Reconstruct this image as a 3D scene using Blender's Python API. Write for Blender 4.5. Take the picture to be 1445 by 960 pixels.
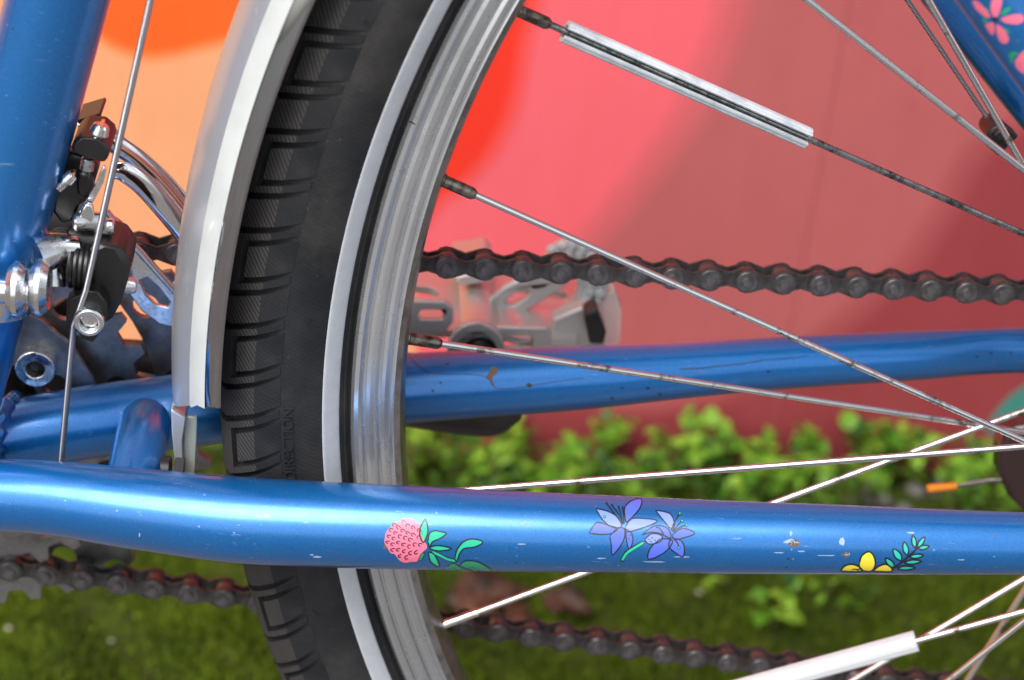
import bpy, bmesh, math, random
import numpy as np
from mathutils import Vector, Matrix, geometry
from mathutils.bvhtree import BVHTree

random.seed(7); rng = np.random.default_rng(7)
scene = bpy.context.scene
for o in list(bpy.data.objects): bpy.data.objects.remove(o)
col = scene.collection

# ------------------------------------------------------------------ camera
# All lengths below are millimetres with the rear axle at the origin
# (x to the rear of the bicycle, y away from the camera, z up); GZ lifts the axle above the ground.
GZ = 347.0
PW, PH = 1445.0, 960.0
CF, CX, CY, CZ, CP, CYAW, CR = 2672.67, -314.05, -526.53, 289.32, .4877, .1099, .1046
_fw = Vector((math.sin(CYAW)*math.cos(CP), math.cos(CYAW)*math.cos(CP), -math.sin(CP)))
_r0 = Vector((math.cos(CYAW), -math.sin(CYAW), 0)); _u0 = _r0.cross(_fw)
_rt = math.cos(CR)*_r0 + math.sin(CR)*_u0; _up = -math.sin(CR)*_r0 + math.cos(CR)*_u0
_o = Vector((CX, CY, CZ))
def ray(px, py): return _fw + _rt*((px-PW/2)/CF) - _up*((py-PH/2)/CF)
def onY(px, py, Y): d = ray(px, py); return _o + d*((Y-_o.y)/d.y)
def onZ(px, py, Z): d = ray(px, py); return _o + d*((Z-_o.z)/d.z)
def toM(v): return Vector((v[0]/1000, v[1]/1000, (v[2]+GZ)/1000))

cam = bpy.data.cameras.new('camera'); camo = bpy.data.objects.new('camera', cam); col.objects.link(camo)
camo.matrix_world = Matrix.Translation(toM(_o)) @ Matrix((_rt, _up, -_fw)).transposed().to_4x4()
cam.sensor_width = 36; cam.lens = 36*CF/PW; cam.clip_start = .02; cam.clip_end = 300
cam.dof.use_dof = True; cam.dof.focus_distance = .585; cam.dof.aperture_fstop = 9
scene.camera = camo

# ------------------------------------------------------------------ sky, sun, exposure
SUN_EL, SUN_ROT = math.radians(52), math.radians(218)
world = bpy.data.worlds.new('World'); scene.world = world; world.use_nodes = True
wn = world.node_tree; bgn = wn.nodes['Background']
sky = wn.nodes.new('ShaderNodeTexSky'); sky.sky_type = 'NISHITA'; sky.sun_disc = False
sky.sun_elevation = SUN_EL; sky.sun_rotation = SUN_ROT; sky.dust_density = 3.0; sky.ozone_density = 1.0
hs = wn.nodes.new('ShaderNodeHueSaturation'); hs.inputs['Saturation'].default_value = .38
wn.links.new(sky.outputs[0], hs.inputs['Color']); wn.links.new(hs.outputs[0], bgn.inputs['Color'])
bgn.inputs['Strength'].default_value = .15
sl = bpy.data.lights.new('sun', 'SUN'); sl.energy = 1.5; sl.angle = math.radians(40); sl.color = (1, .96, .9)
so = bpy.data.objects.new('sun', sl); col.objects.link(so)
sd = Vector((math.sin(SUN_ROT)*math.cos(SUN_EL), math.cos(SUN_ROT)*math.cos(SUN_EL), math.sin(SUN_EL)))
so.rotation_euler = sd.to_track_quat('Z', 'Y').to_euler(); so.location = (0, 0, 5)
vs = scene.view_settings; vs.view_transform = 'Standard'; vs.look = 'None'; vs.exposure = .62; vs.gamma = 1
vs.use_curve_mapping = False

# ------------------------------------------------------------------ materials
def lin(r, g, b):
    f = lambda c: (c/255/12.92) if c/255 <= .04045 else ((c/255+.055)/1.055)**2.4
    return (f(r), f(g), f(b), 1)
def mat(name, color, rough=.5, metal=0., coat=0., coat_rough=.05, spec=.5, trans=0., alpha=1.):
    m = bpy.data.materials.new(name); m.use_nodes = True
    p = m.node_tree.nodes['Principled BSDF']
    p.inputs['Base Color'].default_value = color if len(color) == 4 else (*color, 1)
    p.inputs['Roughness'].default_value = rough; p.inputs['Metallic'].default_value = metal
    p.inputs['Coat Weight'].default_value = coat; p.inputs['Coat Roughness'].default_value = coat_rough
    p.inputs['Specular IOR Level'].default_value = spec; p.inputs['Transmission Weight'].default_value = trans
    p.inputs['Alpha'].default_value = alpha
    return m
class N:
    """small node helper around one material"""
    def __init__(s, m): s.t = m.node_tree; s.p = s.t.nodes['Principled BSDF']; s.co = s.t.nodes.new('ShaderNodeTexCoord').outputs['Object']
    def map(s, scale, rot=(0, 0, 0), src=None):
        n = s.t.nodes.new('ShaderNodeMapping'); n.inputs['Scale'].default_value = scale; n.inputs['Rotation'].default_value = rot
        s.t.links.new(src or s.co, n.inputs['Vector']); return n.outputs[0]
    def noise(s, scale, detail=4, rough=.6, vec=None):
        n = s.t.nodes.new('ShaderNodeTexNoise'); n.inputs['Scale'].default_value = scale
        n.inputs['Detail'].default_value = detail; n.inputs['Roughness'].default_value = rough
        s.t.links.new(vec or s.co, n.inputs['Vector']); return n.outputs['Fac']
    def voro(s, scale, vec=None, feature='F1'):
        n = s.t.nodes.new('ShaderNodeTexVoronoi'); n.feature = feature; n.inputs['Scale'].default_value = scale
        s.t.links.new(vec or s.co, n.inputs['Vector']); return n.outputs['Distance']
    def wave(s, scale, vec=None, dist=0., det=2.):
        n = s.t.nodes.new('ShaderNodeTexWave'); n.inputs['Scale'].default_value = scale
        n.bands_direction = 'DIAGONAL'; n.inputs['Distortion'].default_value = dist; n.inputs['Detail'].default_value = det
        s.t.links.new(vec or s.co, n.inputs['Vector']); return n.outputs['Fac']
    def ramp(s, src, stops, mode='LINEAR'):
        n = s.t.nodes.new('ShaderNodeValToRGB'); e = n.color_ramp.elements; n.color_ramp.interpolation = mode
        while len(e) < len(stops): e.new(.5)
        for el, (p, c) in zip(e, stops):
            el.position = p; el.color = c if hasattr(c, '__len__') else (c, c, c, 1)
        s.t.links.new(src, n.inputs[0]); return n.outputs[0]
    def mix(s, fac, a, b, mode='MIX'):
        n = s.t.nodes.new('ShaderNodeMix'); n.data_type = 'RGBA'; n.blend_type = mode
        for i, v in ((0, fac), (6, a), (7, b)):
            if hasattr(v, 'is_output'): s.t.links.new(v, n.inputs[i])
            else: n.inputs[i].default_value = v
        return n.outputs[2]
    def mul(s, a, b, op='MULTIPLY'):
        n = s.t.nodes.new('ShaderNodeMath'); n.operation = op
        for i, v in ((0, a), (1, b)):
            if hasattr(v, 'is_output'): s.t.links.new(v, n.inputs[i])
            else: n.inputs[i].default_value = v
        return n.outputs[0]
    def set(s, name, src): s.t.links.new(src, s.p.inputs[name])
    def bump(s, h, strength=.3, dist=.001, prev=None):
        n = s.t.nodes.new('ShaderNodeBump'); n.inputs['Strength'].default_value = strength; n.inputs['Distance'].default_value = dist
        s.t.links.new(h, n.inputs['Height'])
        if prev: s.t.links.new(prev, n.inputs['Normal'])
        s.t.links.new(n.outputs[0], s.p.inputs['Normal']); return n.outputs[0]

def blue_paint(name, dirt):
    m = mat(name, (.01, .1, .4), .32, .55, 1., .12); n = N(m)
    fl = n.noise(2600, 1, .5)                                   # metallic flake
    c = n.mix(n.ramp(fl, [(.3, 0), (.7, 1)]), lin(3, 98, 172), lin(10, 118, 196))
    big = n.ramp(n.noise(38, 5, .6), [(.35, 0), (.75, 1)])
    c = n.mix(n.mul(big, .18*dirt), c, lin(60, 110, 150))
    # fine pale scratches lying along the tube, and pale dust specks
    sc = n.noise(1, 3, .7, n.map((55, 900, 900)))
    msk = n.noise(70, 3, .5)
    s = n.mul(n.ramp(sc, [(.655, 0), (.70, 1)]), n.ramp(msk, [(.48, 0), (.62, 1)]))
    c = n.mix(n.mul(s, .42*dirt), c, lin(190, 205, 225))
    sp = n.mul(n.ramp(n.voro(330), [(.06, 1), (.13, 0)]), n.ramp(n.noise(90, 2), [(.56, 0), (.62, 1)]))
    c = n.mix(n.mul(sp, .5*dirt), c, lin(200, 205, 215))
    dk = n.mul(n.ramp(n.voro(210), [(.05, 1), (.12, 0)]), n.ramp(n.noise(60, 2), [(.60, 0), (.66, 1)]))
    c = n.mix(n.mul(dk, .75), c, lin(30, 34, 44))
    n.set('Base Color', c)
    r = n.ramp(n.noise(160, 4, .7), [(.3, .10), (.75, .30)]); n.set('Coat Roughness', r)
    n.bump(fl, .025, .0003)
    return m
M = {}
M['paint'] = blue_paint('blue metallic frame paint', 1.0)
M['paint_far'] = blue_paint('dusty blue metallic frame paint', .6)
def rubber(name, hatch):
    m = mat(name, lin(34, 35, 38), .72, 0, 0, 0, .35); n = N(m)
    d = n.noise(55, 6, .65)
    c = n.mix(n.ramp(d, [(.38, 0), (.72, 1)]), lin(26, 28, 32), lin(42, 43, 46))
    gr = n.ramp(n.noise(420, 3, .6), [(.68, 0), (.78, 1)])
    c = n.mix(n.mul(gr, .35), c, lin(112, 106, 98))
    du = n.mul(n.ramp(n.noise(22, 6, .7), [(.5, 0), (.7, 1)]), .22); c = n.mix(du, c, lin(98, 92, 84))
    if hatch: c = n.mix(.3, c, lin(88, 84, 80))
    n.set('Base Color', c); n.set('Roughness', n.ramp(d, [(.3, .55), (.7, .82)]))
    if hatch: w = n.wave(1, n.map((330, 330, 330), (0, 0, .6)))
    else: w = n.wave(1, n.map((420, 0, 330), (0, .35, 0)))
    b = n.bump(w, .5 if hatch else .12, .0004 if hatch else .0003)
    n.bump(n.noise(300, 4), .25, .0005, b)
    return m
M['rubber'] = rubber('tyre sidewall rubber', False); M['tread'] = rubber('tyre tread rubber', True); M['tread_side'] = rubber('tyre shoulder rubber', False)
m = M['stripe'] = mat('grey reflective tyre stripe', lin(176, 182, 190), .45); n = N(m)
n.set('Base Color', n.mix(n.ramp(n.noise(180, 5), [(.3, 0), (.75, 1)]), lin(200, 204, 209), lin(184, 189, 195)))
n.bump(n.noise(900, 2), .04, .0003)
m = M['rim'] = mat('worn aluminium rim', lin(150, 150, 148), .38, .8); n = N(m)
d = n.noise(16, 4, .6); g = n.noise(200, 3)
c = n.mix(n.ramp(d, [(.35, 0), (.7, 1)]), lin(206, 210, 214), lin(184, 188, 192))
c = n.mix(n.mul(n.ramp(g, [(.64, 0), (.76, 1)]), .35), c, lin(90, 88, 84))
n.set('Base Color', c); n.set('Roughness', n.ramp(g, [(.3, .16), (.7, .3)])); n.bump(g, .05, .0003)
m = M['rimbed'] = mat('dusty aluminium rim bed', lin(150, 152, 150), .3, .85); n = N(m)
c = n.mix(n.ramp(n.noise(140, 5), [(.4, 0), (.7, 1)]), lin(158, 160, 158), lin(112, 112, 108)); n.set('Base Color', c)
m = M['spoke'] = mat('tarnished steel spoke', lin(170, 168, 162), .25, 1.); n = N(m)
sp = n.noise(110, 4, .7)
n.set('Base Color', n.mix(n.ramp(sp, [(.56, 0), (.66, 1)]), lin(226, 225, 221), lin(112, 102, 92)))
n.set('Roughness', n.ramp(sp, [(.54, .09), (.68, .5)]))
m = M['spoke_dark'] = mat('dirty steel spoke', lin(90, 88, 84), .35, 1.); n = N(m)
sp = n.noise(150, 5, .75)
n.set('Base Color', n.mix(n.ramp(sp, [(.46, 0), (.62, 1)]), lin(170, 170, 168), lin(74, 71, 69)))
n.set('Roughness', n.ramp(sp, [(.44, .14), (.64, .55)]))
m = M['nipple'] = mat('tarnished nipple', lin(120, 110, 98), .35, 1.); n = N(m)
n.set('Base Color', n.mix(n.ramp(n.noise(400, 4), [(.35, 0), (.65, 1)]), lin(150, 142, 130), lin(58, 52, 46)))
m = M['clip'] = mat('white reflective spoke clip', lin(205, 215, 222), .4); n = N(m)
n.set('Base Color', n.mix(n.ramp(n.noise(160, 5), [(.4, 0), (.75, 1)]), lin(212, 220, 226), lin(170, 178, 186)))
M['clip_low'] = mat('clean white spoke clip', lin(225, 229, 232), .35)
M['chrome'] = mat('chrome', (.75, .76, .78), .1, 1.)
M['chrome_dark'] = mat('dark nickel', (.30, .30, .31), .12, 1.)
m = M['chrome_worn'] = mat('pitted chrome', (.7, .71, .73), .18, 1.); n = N(m)
s_ = n.noise(300, 5, .7); n.set('Base Color', n.mix(n.ramp(s_, [(.6, 0), (.76, 1)]), (.74, .75, .76, 1), (.25, .24, .23, 1)))
n.set('Roughness', n.ramp(s_, [(.4, .1), (.7, .45)]))
M['guard_chrome'] = mat('mirror mudguard flank', (.40, .41, .43), .06, 1.)
m = M['guard_silver'] = mat('silver mudguard crown', lin(200, 202, 206), .34, .5, .5, .2); n = N(m)
sc = n.mul(n.ramp(n.noise(1, 3, .7, n.map((900, 90, 60), (0, .3, 0))), [(.68, 0), (.72, 1)]), n.ramp(n.noise(40, 2), [(.5, 0), (.6, 1)]))
n.set('Base Color', n.mix(sc, lin(178, 181, 187), lin(226, 228, 230)))
m = M['guard_white'] = mat('white reflective mudguard stripe', lin(218, 222, 220), .35, 0, .6, .1); n = N(m)
n.set('Base Color', n.mix(n.ramp(n.noise(60, 4), [(.3, 0), (.8, 1)]), lin(204, 208, 207), lin(184, 189, 187)))
M['clear'] = mat('cloudy plastic', (.62, .68, .64), .3, 0, 0, .05, .5, .55)
M['black'] = mat('black plastic', lin(22, 22, 24), .42, 0, .15, .3)
M['blackmetal'] = mat('black painted steel', lin(26, 26, 27), .35, .3, .3, .2)
m = M['chain'] = mat('greasy brown chain steel', lin(66, 58, 56), .42, .75); n = N(m)
g = n.noise(220, 5, .7)
n.set('Base Color', n.mix(n.ramp(g, [(.35, 0), (.7, 1)]), lin(104, 102, 103), lin(58, 55, 55))); n.set('Roughness', n.ramp(g, [(.3, .34), (.7, .62)]))
m = M['pinhead'] = mat('rubbed chain rivet', lin(112, 106, 106), .4, .7); n = N(m)
n.set('Base Color', n.mix(n.ramp(n.noise(260, 4), [(.35, 0), (.7, 1)]), lin(122, 120, 122), lin(78, 74, 75)))
m = M['roller'] = mat('mottled brown chain roller', lin(92, 70, 66), .4, .8); n = N(m)
n.set('Base Color', n.mix(n.ramp(n.noise(300, 4), [(.4, 0), (.65, 1)]), lin(120, 112, 110), lin(74, 56, 51)))  # rollers mottled from grey to reddish brown
m = M['ring'] = mat('grubby steel chainring', lin(96, 98, 102), .35, .9); n = N(m)
n.set('Base Color', n.mix(n.ramp(n.noise(90, 5, .7), [(.35, 0), (.65, 1)]), lin(158, 160, 163), lin(112, 112, 114)))
m = M['alloy'] = mat('polished pedal alloy', (.62, .60, .58), .2, .75); n = N(m)
n.set('Roughness', n.ramp(n.noise(80, 4), [(.3, .25), (.7, .45)]))
M['alloy_rough'] = mat('brushed pedal alloy', (.55, .54, .53), .5, .6)
M['crank'] = mat('dark grey crank', lin(74, 74, 76), .4, .6)
M['steelcable'] = mat('braided steel cable', lin(168, 168, 170), .3, 1.); n = N(M['steelcable'])
n.bump(n.wave(1, n.map((700, 700, 1000))), .6, .0004)
M['reflector'] = mat('clear reflector', (.85, .9, .9), .08, 0, 0, .05, .5, .6)
M['rear_mech'] = mat('dark derailleur body', lin(52, 32, 34), .2, 0, .5, .1)  # dark maroon body of the rear derailleur
M['orange'] = mat('orange cable cap', lin(226, 138, 20), .3, .2, .5, .1)
M['rust'] = mat('rusty bare metal', lin(112, 92, 76), .7, .3)
M['chip'] = mat('bare primer scuff', lin(150, 172, 200), .6)
for k, c in dict(pink=(240, 120, 150), green=(30, 190, 150), leafgreen=(28, 150, 108), indigo=(78, 104, 214), indigo_light=(122, 146, 226),
                 yellow=(246, 222, 62), teal=(34, 188, 172), ink=(14, 16, 26), pink_soft=(238, 112, 140)).items():
    m = M['st_'+k] = mat('sticker '+k, lin(*c), .4, 0, .5, .12)

# wall paints
PAINT = {}
def wallpaint(name, c, c2):
    m = mat(name, lin(*c), .62, 0, 0, 0, .4); n = N(m)
    f = n.ramp(n.noise(4.5, 5, .6), [(.3, 0), (.75, 1)])
    g = n.ramp(n.noise(1, 4, .6, n.map((60, 60, 6))), [(.35, 0), (.8, 1)])
    k = n.mix(f, lin(*c), lin(*c2)); k = n.mix(n.mul(g, .2), k, lin(*[min(255, v+26) for v in c2])); n.set('Base Color', k)
    st_ = n.mul(n.ramp(n.noise(13, 6, .75), [(.6, 0), (.78, 1)]), .2); k = n.mix(st_, k, lin(*[v*.62 for v in c2])); n.set('Base Color', k)
    n.bump(n.noise(160, 5, .7), .2, .0012); return m
M['w_rose'] = wallpaint('rose mural paint', (190, 98, 98), (174, 84, 86)); PAINT['w_rose'] = ((190, 98, 98), (174, 84, 86))
M['w_peach'] = wallpaint('peach mural paint', (240, 168, 122), (236, 158, 110)); PAINT['w_peach'] = ((240, 168, 122), (236, 158, 110))
M['w_orange'] = wallpaint('orange mural paint', (244, 104, 28), (240, 92, 22)); PAINT['w_orange'] = ((244, 104, 28), (240, 92, 22))
M['w_red'] = wallpaint('red orange mural paint', (240, 52, 30), (236, 44, 26)); PAINT['w_red'] = ((240, 52, 30), (236, 44, 26))
M['w_pink'] = wallpaint('pink mural paint', (242, 102, 112), (236, 94, 104)); PAINT['w_pink'] = ((242, 102, 112), (236, 94, 104))
M['w_dark'] = wallpaint('dark red mural paint', (160, 62, 67), (142, 54, 59)); PAINT['w_dark'] = ((160, 62, 67), (142, 54, 59))
M['w_teal'] = wallpaint('teal mural paint', (70, 140, 128), (60, 128, 118)); PAINT['w_teal'] = ((70, 140, 128), (60, 128, 118))
# ground
m = M['ground'] = mat('mossy soil', lin(60, 66, 22), .9, 0, 0, 0, .2); n = N(m)
a = n.noise(9, 6, .65); b = n.noise(60, 5, .7)
c = n.mix(n.ramp(a, [(.35, 0), (.65, 1)]), lin(38, 54, 12), lin(74, 92, 20))
c = n.mix(n.ramp(b, [(.5, 0), (.72, 1)]), c, lin(52, 44, 34)); n.set('Base Color', c); n.bump(b, .9, .01)
def leafmat(name, a, b):
    m = mat(name, lin(*a), .45, 0, 0, 0, .4); n = N(m)
    oi = n.t.nodes.new('ShaderNodeObjectInfo')
    c = n.mix(oi.outputs['Random'], lin(*a), lin(*b)); n.set('Base Color', c)
    if 'dry' in name: c = n.mix(n.ramp(n.noise(90, 5, .7), [(.4, 0), (.62, 1)]), c, lin(48, 34, 28)); n.set('Base Color', c); n.bump(n.noise(140, 4), .6, .002)
    # thin leaves let light through
    tr = n.t.nodes.new('ShaderNodeBsdfTranslucent'); n.t.links.new(c, tr.inputs[0])
    ms = n.t.nodes.new('ShaderNodeMixShader'); ms.inputs[0].default_value = .35
    out = n.t.nodes['Material Output']; n.t.links.new(n.p.outputs[0], ms.inputs[1]); n.t.links.new(tr.outputs[0], ms.inputs[2]); n.t.links.new(ms.outputs[0], out.inputs[0])
    return m
M['leaf'] = leafmat('weed leaf', (90, 154, 40), (158, 204, 66)); M['leaf_dark'] = leafmat('dark weed leaf', (52, 94, 34), (84, 124, 44))
M['stem'] = mat('weed stem', lin(104, 112, 52), .6)
m = M['moss'] = mat('moss', lin(70, 88, 14), .8, 0, 0, 0, .2); n = N(m)
a = n.noise(24, 5, .7); b = n.noise(500, 2)
c = n.mix(n.ramp(a, [(.4, 0), (.62, 1)]), lin(20, 34, 8), lin(96, 118, 16)); c = n.mix(n.ramp(b, [(.35, 0), (.75, 1)]), c, lin(112, 132, 34)); n.set('Base Color', c)
M['dry'] = leafmat('dry brown leaf', (92, 66, 52), (124, 90, 70))
M['petal'] = mat('pale fallen petal', lin(168, 168, 148), .6)
M['pebble'] = mat('grey gravel stone', lin(112, 108, 104), .8)

# ------------------------------------------------------------------ mesh helpers (mm in, metres out)
def link(name, me, parent=None, mats=()):
    o = bpy.data.objects.new(name, me); col.objects.link(o)
    if parent: o.parent = parent
    return o
def mesh(name, V, F, mats, smooth=False, fm=None, raw=False):
    me = bpy.data.meshes.new(name)
    V = [tuple(v) for v in V] if raw else [tuple(toM(v)) for v in V]
    me.from_pydata(V, [], [tuple(f) for f in F])
    for m in (mats if isinstance(mats, (list, tuple)) else [mats]): me.materials.append(M[m])
    if fm: me.polygons.foreach_set('material_index', fm)
    me.update()
    bm = bmesh.new(); bm.from_mesh(me); bmesh.ops.recalc_face_normals(bm, faces=bm.faces); bm.to_mesh(me); bm.free()
    if smooth:
        me.polygons.foreach_set('use_smooth', [True]*len(me.polygons))
        if smooth != 'all': me.set_sharp_from_angle(angle=math.radians(smooth if smooth is not True else 38))
    return me
def tag(o, label, cat, group=None, kind=None):
    if label: o['label'] = label
    if cat: o['category'] = cat
    if group: o['group'] = group
    if kind: o['kind'] = kind
    return o
def frame_of(d):
    d = Vector(d).normalized(); a = Vector((0, 1, 0)) if abs(d.y) < .9 else Vector((0, 0, 1))
    u = d.cross(a).normalized(); return d, u, d.cross(u).normalized()
class G:
    """collects verts / faces in mm"""
    def __init__(s): s.V = []; s.F = []; s.M = []
    def add(s, V, F, mi=0):
        b = len(s.V); s.V += [Vector(v) for v in V]; s.F += [[i+b for i in f] for f in F]; s.M += [mi]*len(F); return s
    def tube(s, P, Rr, seg=24, cap=True, mi=0, flat=None):
        P = [Vector(p) for p in P]; Rr = Rr if hasattr(Rr, '__len__') else [Rr]*len(P); V = []; F = []
        up = None
        for i, p in enumerate(P):
            d = (P[min(i+1, len(P)-1)]-P[max(i-1, 0)]).normalized()
            if up is None: _, up, _ = frame_of(d)
            up = (up-d*up.dot(d)).normalized(); w = d.cross(up)
            for k in range(seg):
                a = 2*math.pi*k/seg; r = Rr[i]
                fa, fb = (flat[i] if flat else (1, 1))
                V.append(p+up*(math.cos(a)*r*fa)+w*(math.sin(a)*r*fb))
        for i in range(len(P)-1):
            for k in range(seg):
                k2 = (k+1) % seg; F.append((i*seg+k, i*seg+k2, (i+1)*seg+k2, (i+1)*seg+k))
        if cap: F.append(tuple(range(seg))); F.append(tuple(range((len(P)-1)*seg, len(P)*seg)))
        return s.add(V, F, mi)
    def cyl(s, a, b, r, seg=24, mi=0, r2=None, ch=0.):
        a = Vector(a); b = Vector(b)
        if not ch: return s.tube([a, b], [r, r if r2 is None else r2], seg, True, mi)
        d = (b-a).normalized(); e = r if r2 is None else r2
        return s.tube([a, a+d*ch, b-d*ch, b], [r-ch, r, e, e-ch], seg, True, mi)
    def pipe(s, a, b, ro, ri, seg=24, mi=0):
        a = Vector(a); b = Vector(b); d, u, w = frame_of(b-a); V = []; F = []
        for p, r in ((a, ri), (a, ro), (b, ro), (b, ri)):
            for k in range(seg): t = 2*math.pi*k/seg; V.append(p+u*(math.cos(t)*r)+w*(math.sin(t)*r))
        for i in range(4):
            for k in range(seg):
                k2 = (k+1) % seg; j = (i+1) % 4; F.append((i*seg+k, i*seg+k2, j*seg+k2, j*seg+k))
        return s.add(V, F, mi)
    def lathe(s, prof, a0=0., a1=360., seg=240, mi=0, closed=True):
        """profile of (R, Y) swung about the wheel axle"""
        full = abs(a1-a0) >= 359.9; n = seg if full else seg+1; V = []; F = []
        for i in range(n):
            t = math.radians(a0+(a1-a0)*i/seg)
            for r, y in prof: V.append((r*math.cos(t), y, r*math.sin(t)))
        m_ = len(prof)
        for i in range(seg):
            j = (i+1) % n
            for k in range(m_ if closed else m_-1):
                k2 = (k+1) % m_; F.append((i*m_+k, i*m_+k2, j*m_+k2, j*m_+k))
        if closed and not full: F.append(tuple(range(m_))); F.append(tuple(range((n-1)*m_, n*m_)))
        return s.add(V, F, mi)
    def prism(s, loops, Y0, Y1, mi=0, fn=None):
        """flat polygon (x, z) with optional holes, between two Y planes"""
        loops = [[Vector((p[0], 0, p[1])) for p in lp] for lp in loops]
        tri = geometry.tessellate_polygon([[Vector((p.x, p.z, 0)) for p in lp] for lp in loops]); flatl = [p for lp in loops for p in lp]
        nn = len(flatl); V = [(p.x, Y0, p.z) for p in flatl]+[(p.x, Y1, p.z) for p in flatl]
        F = [tuple(t) for t in tri]+[tuple(i+nn for i in reversed(t)) for t in tri]; b = 0
        for lp in loops:
            n_ = len(lp)
            for k in range(n_): k2 = (k+1) % n_; F.append((b+k, b+k2, nn+b+k2, nn+b+k))
            b += n_
        return s.add(V, F, mi)
    def pxprism(s, loops, Y0, Y1, mi=0):
        return s.prism([[(q.x, q.z) for q in (onY(px, py, Y0) for px, py in lp)] for lp in loops], Y0, Y1, mi)
    def box(s, c, sx, sy, sz, rot=0., mi=0):
        c = Vector(c); V = []; cr, sr = math.cos(rot), math.sin(rot)
        for x in (-1, 1):
            for y in (-1, 1):
                for z in (-1, 1):
                    a, b_ = x*sx/2, z*sz/2; V.append(c+Vector((a*cr-b_*sr, y*sy/2, a*sr+b_*cr)))
        return s.add(V, [(0, 1, 3, 2), (4, 6, 7, 5), (0, 4, 5, 1), (2, 3, 7, 6), (0, 2, 6, 4), (1, 5, 7, 3)], mi)
    def sphere(s, c, r, seg=10, ring=6, mi=0, sc=(1, 1, 1)):
        V = []; F = []; c = Vector(c)
        for i in range(ring+1):
            p = math.pi*i/ring
            for k in range(seg): t = 2*math.pi*k/seg; V.append(c+Vector((r*sc[0]*math.sin(p)*math.cos(t), r*sc[1]*math.sin(p)*math.sin(t), r*sc[2]*math.cos(p))))
        for i in range(ring):
            for k in range(seg): k2 = (k+1) % seg; F.append((i*seg+k, i*seg+k2, (i+1)*seg+k2, (i+1)*seg+k))
        return s.add(V, F, mi)
    def obj(s, name, mats, parent=None, smooth=38, bevel=0.):
        o = link(name, mesh(name, s.V, s.F, mats, smooth, s.M), parent)
        if bevel:
            b = o.modifiers.new('bevel', 'BEVEL'); b.width = bevel/1000; b.segments = 2; b.limit_method = 'ANGLE'; b.angle_limit = math.radians(40)
        return o
def smooth_path(P, n=6):
    """Catmull-Rom through rows of numbers"""
    P = [np.array(p, float) for p in P]; out = []
    for i in range(len(P)-1):
        p0, p1, p2, p3 = P[max(i-1, 0)], P[i], P[i+1], P[min(i+2, len(P)-1)]
        for k in range(n):
            t = k/n; out.append(.5*((2*p1)+(-p0+p2)*t+(2*p0-5*p1+4*p2-p3)*t*t+(-p0+3*p1-3*p2+p3)*t**3))
    out.append(P[-1]); return out

# ================================================================== SETTING
# ground: one sheet, fine and uneven near the bicycle, running out to the horizon
def axis_lines(lo, hi, step):
    a = list(np.arange(lo, hi+1e-6, step)); d = step; x = hi
    while x < 60000: d *= 1.7; x += d; a.append(x)
    d = step; x = lo
    while x > -60000: d *= 1.7; x -= d; a.insert(0, x)
    return a
def hill(x, y):
    h = 4*math.sin(x*.021+1.3)*math.cos(y*.027)+2.5*math.sin(x*.063+y*.041)+1.5*math.sin(x*.11-y*.13+2)
    f = max(0, min(1, (1500-max(abs(x+200), abs(y-250)))/900))
    return h*f
gx, gy = axis_lines(-700, 420, 16), axis_lines(-100, 620, 16)
V = [(x, y, -GZ+hill(x, y)*(1 if y > 190 else .0)-(1.5 if y > 190 else 9)) for x in gx for y in gy]; ny = len(gy)
F = [(i*ny+j, (i+1)*ny+j, (i+1)*ny+j+1, i*ny+j+1) for i in range(len(gx)-1) for j in range(ny-1)]
ground = link('ground', mesh('ground', V, F, 'ground', 'all')); tag(ground, None, None, kind='structure')

m = M['pave'] = mat('worn grey concrete', lin(110, 108, 104), .85); n = N(m)
n.set('Base Color', n.mix(n.ramp(n.noise(3, 6, .65), [(.3, 0), (.7, 1)]), lin(122, 119, 114), lin(96, 94, 90))); n.bump(n.noise(90, 5), .3, .004)
V = [(-30000, -40000, -GZ-.2), (30000, -40000, -GZ-.2), (30000, 190, -GZ-.2), (-30000, 190, -GZ-.2)]; V += [(x, y, z-60) for x, y, z in V]
tag(link('pavement', mesh('pavement', V, [(0, 1, 2, 3), (4, 5, 6, 7), (0, 1, 5, 4), (1, 2, 6, 5), (2, 3, 7, 6), (3, 0, 4, 7)], 'pave')), None, None, kind='structure')
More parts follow.
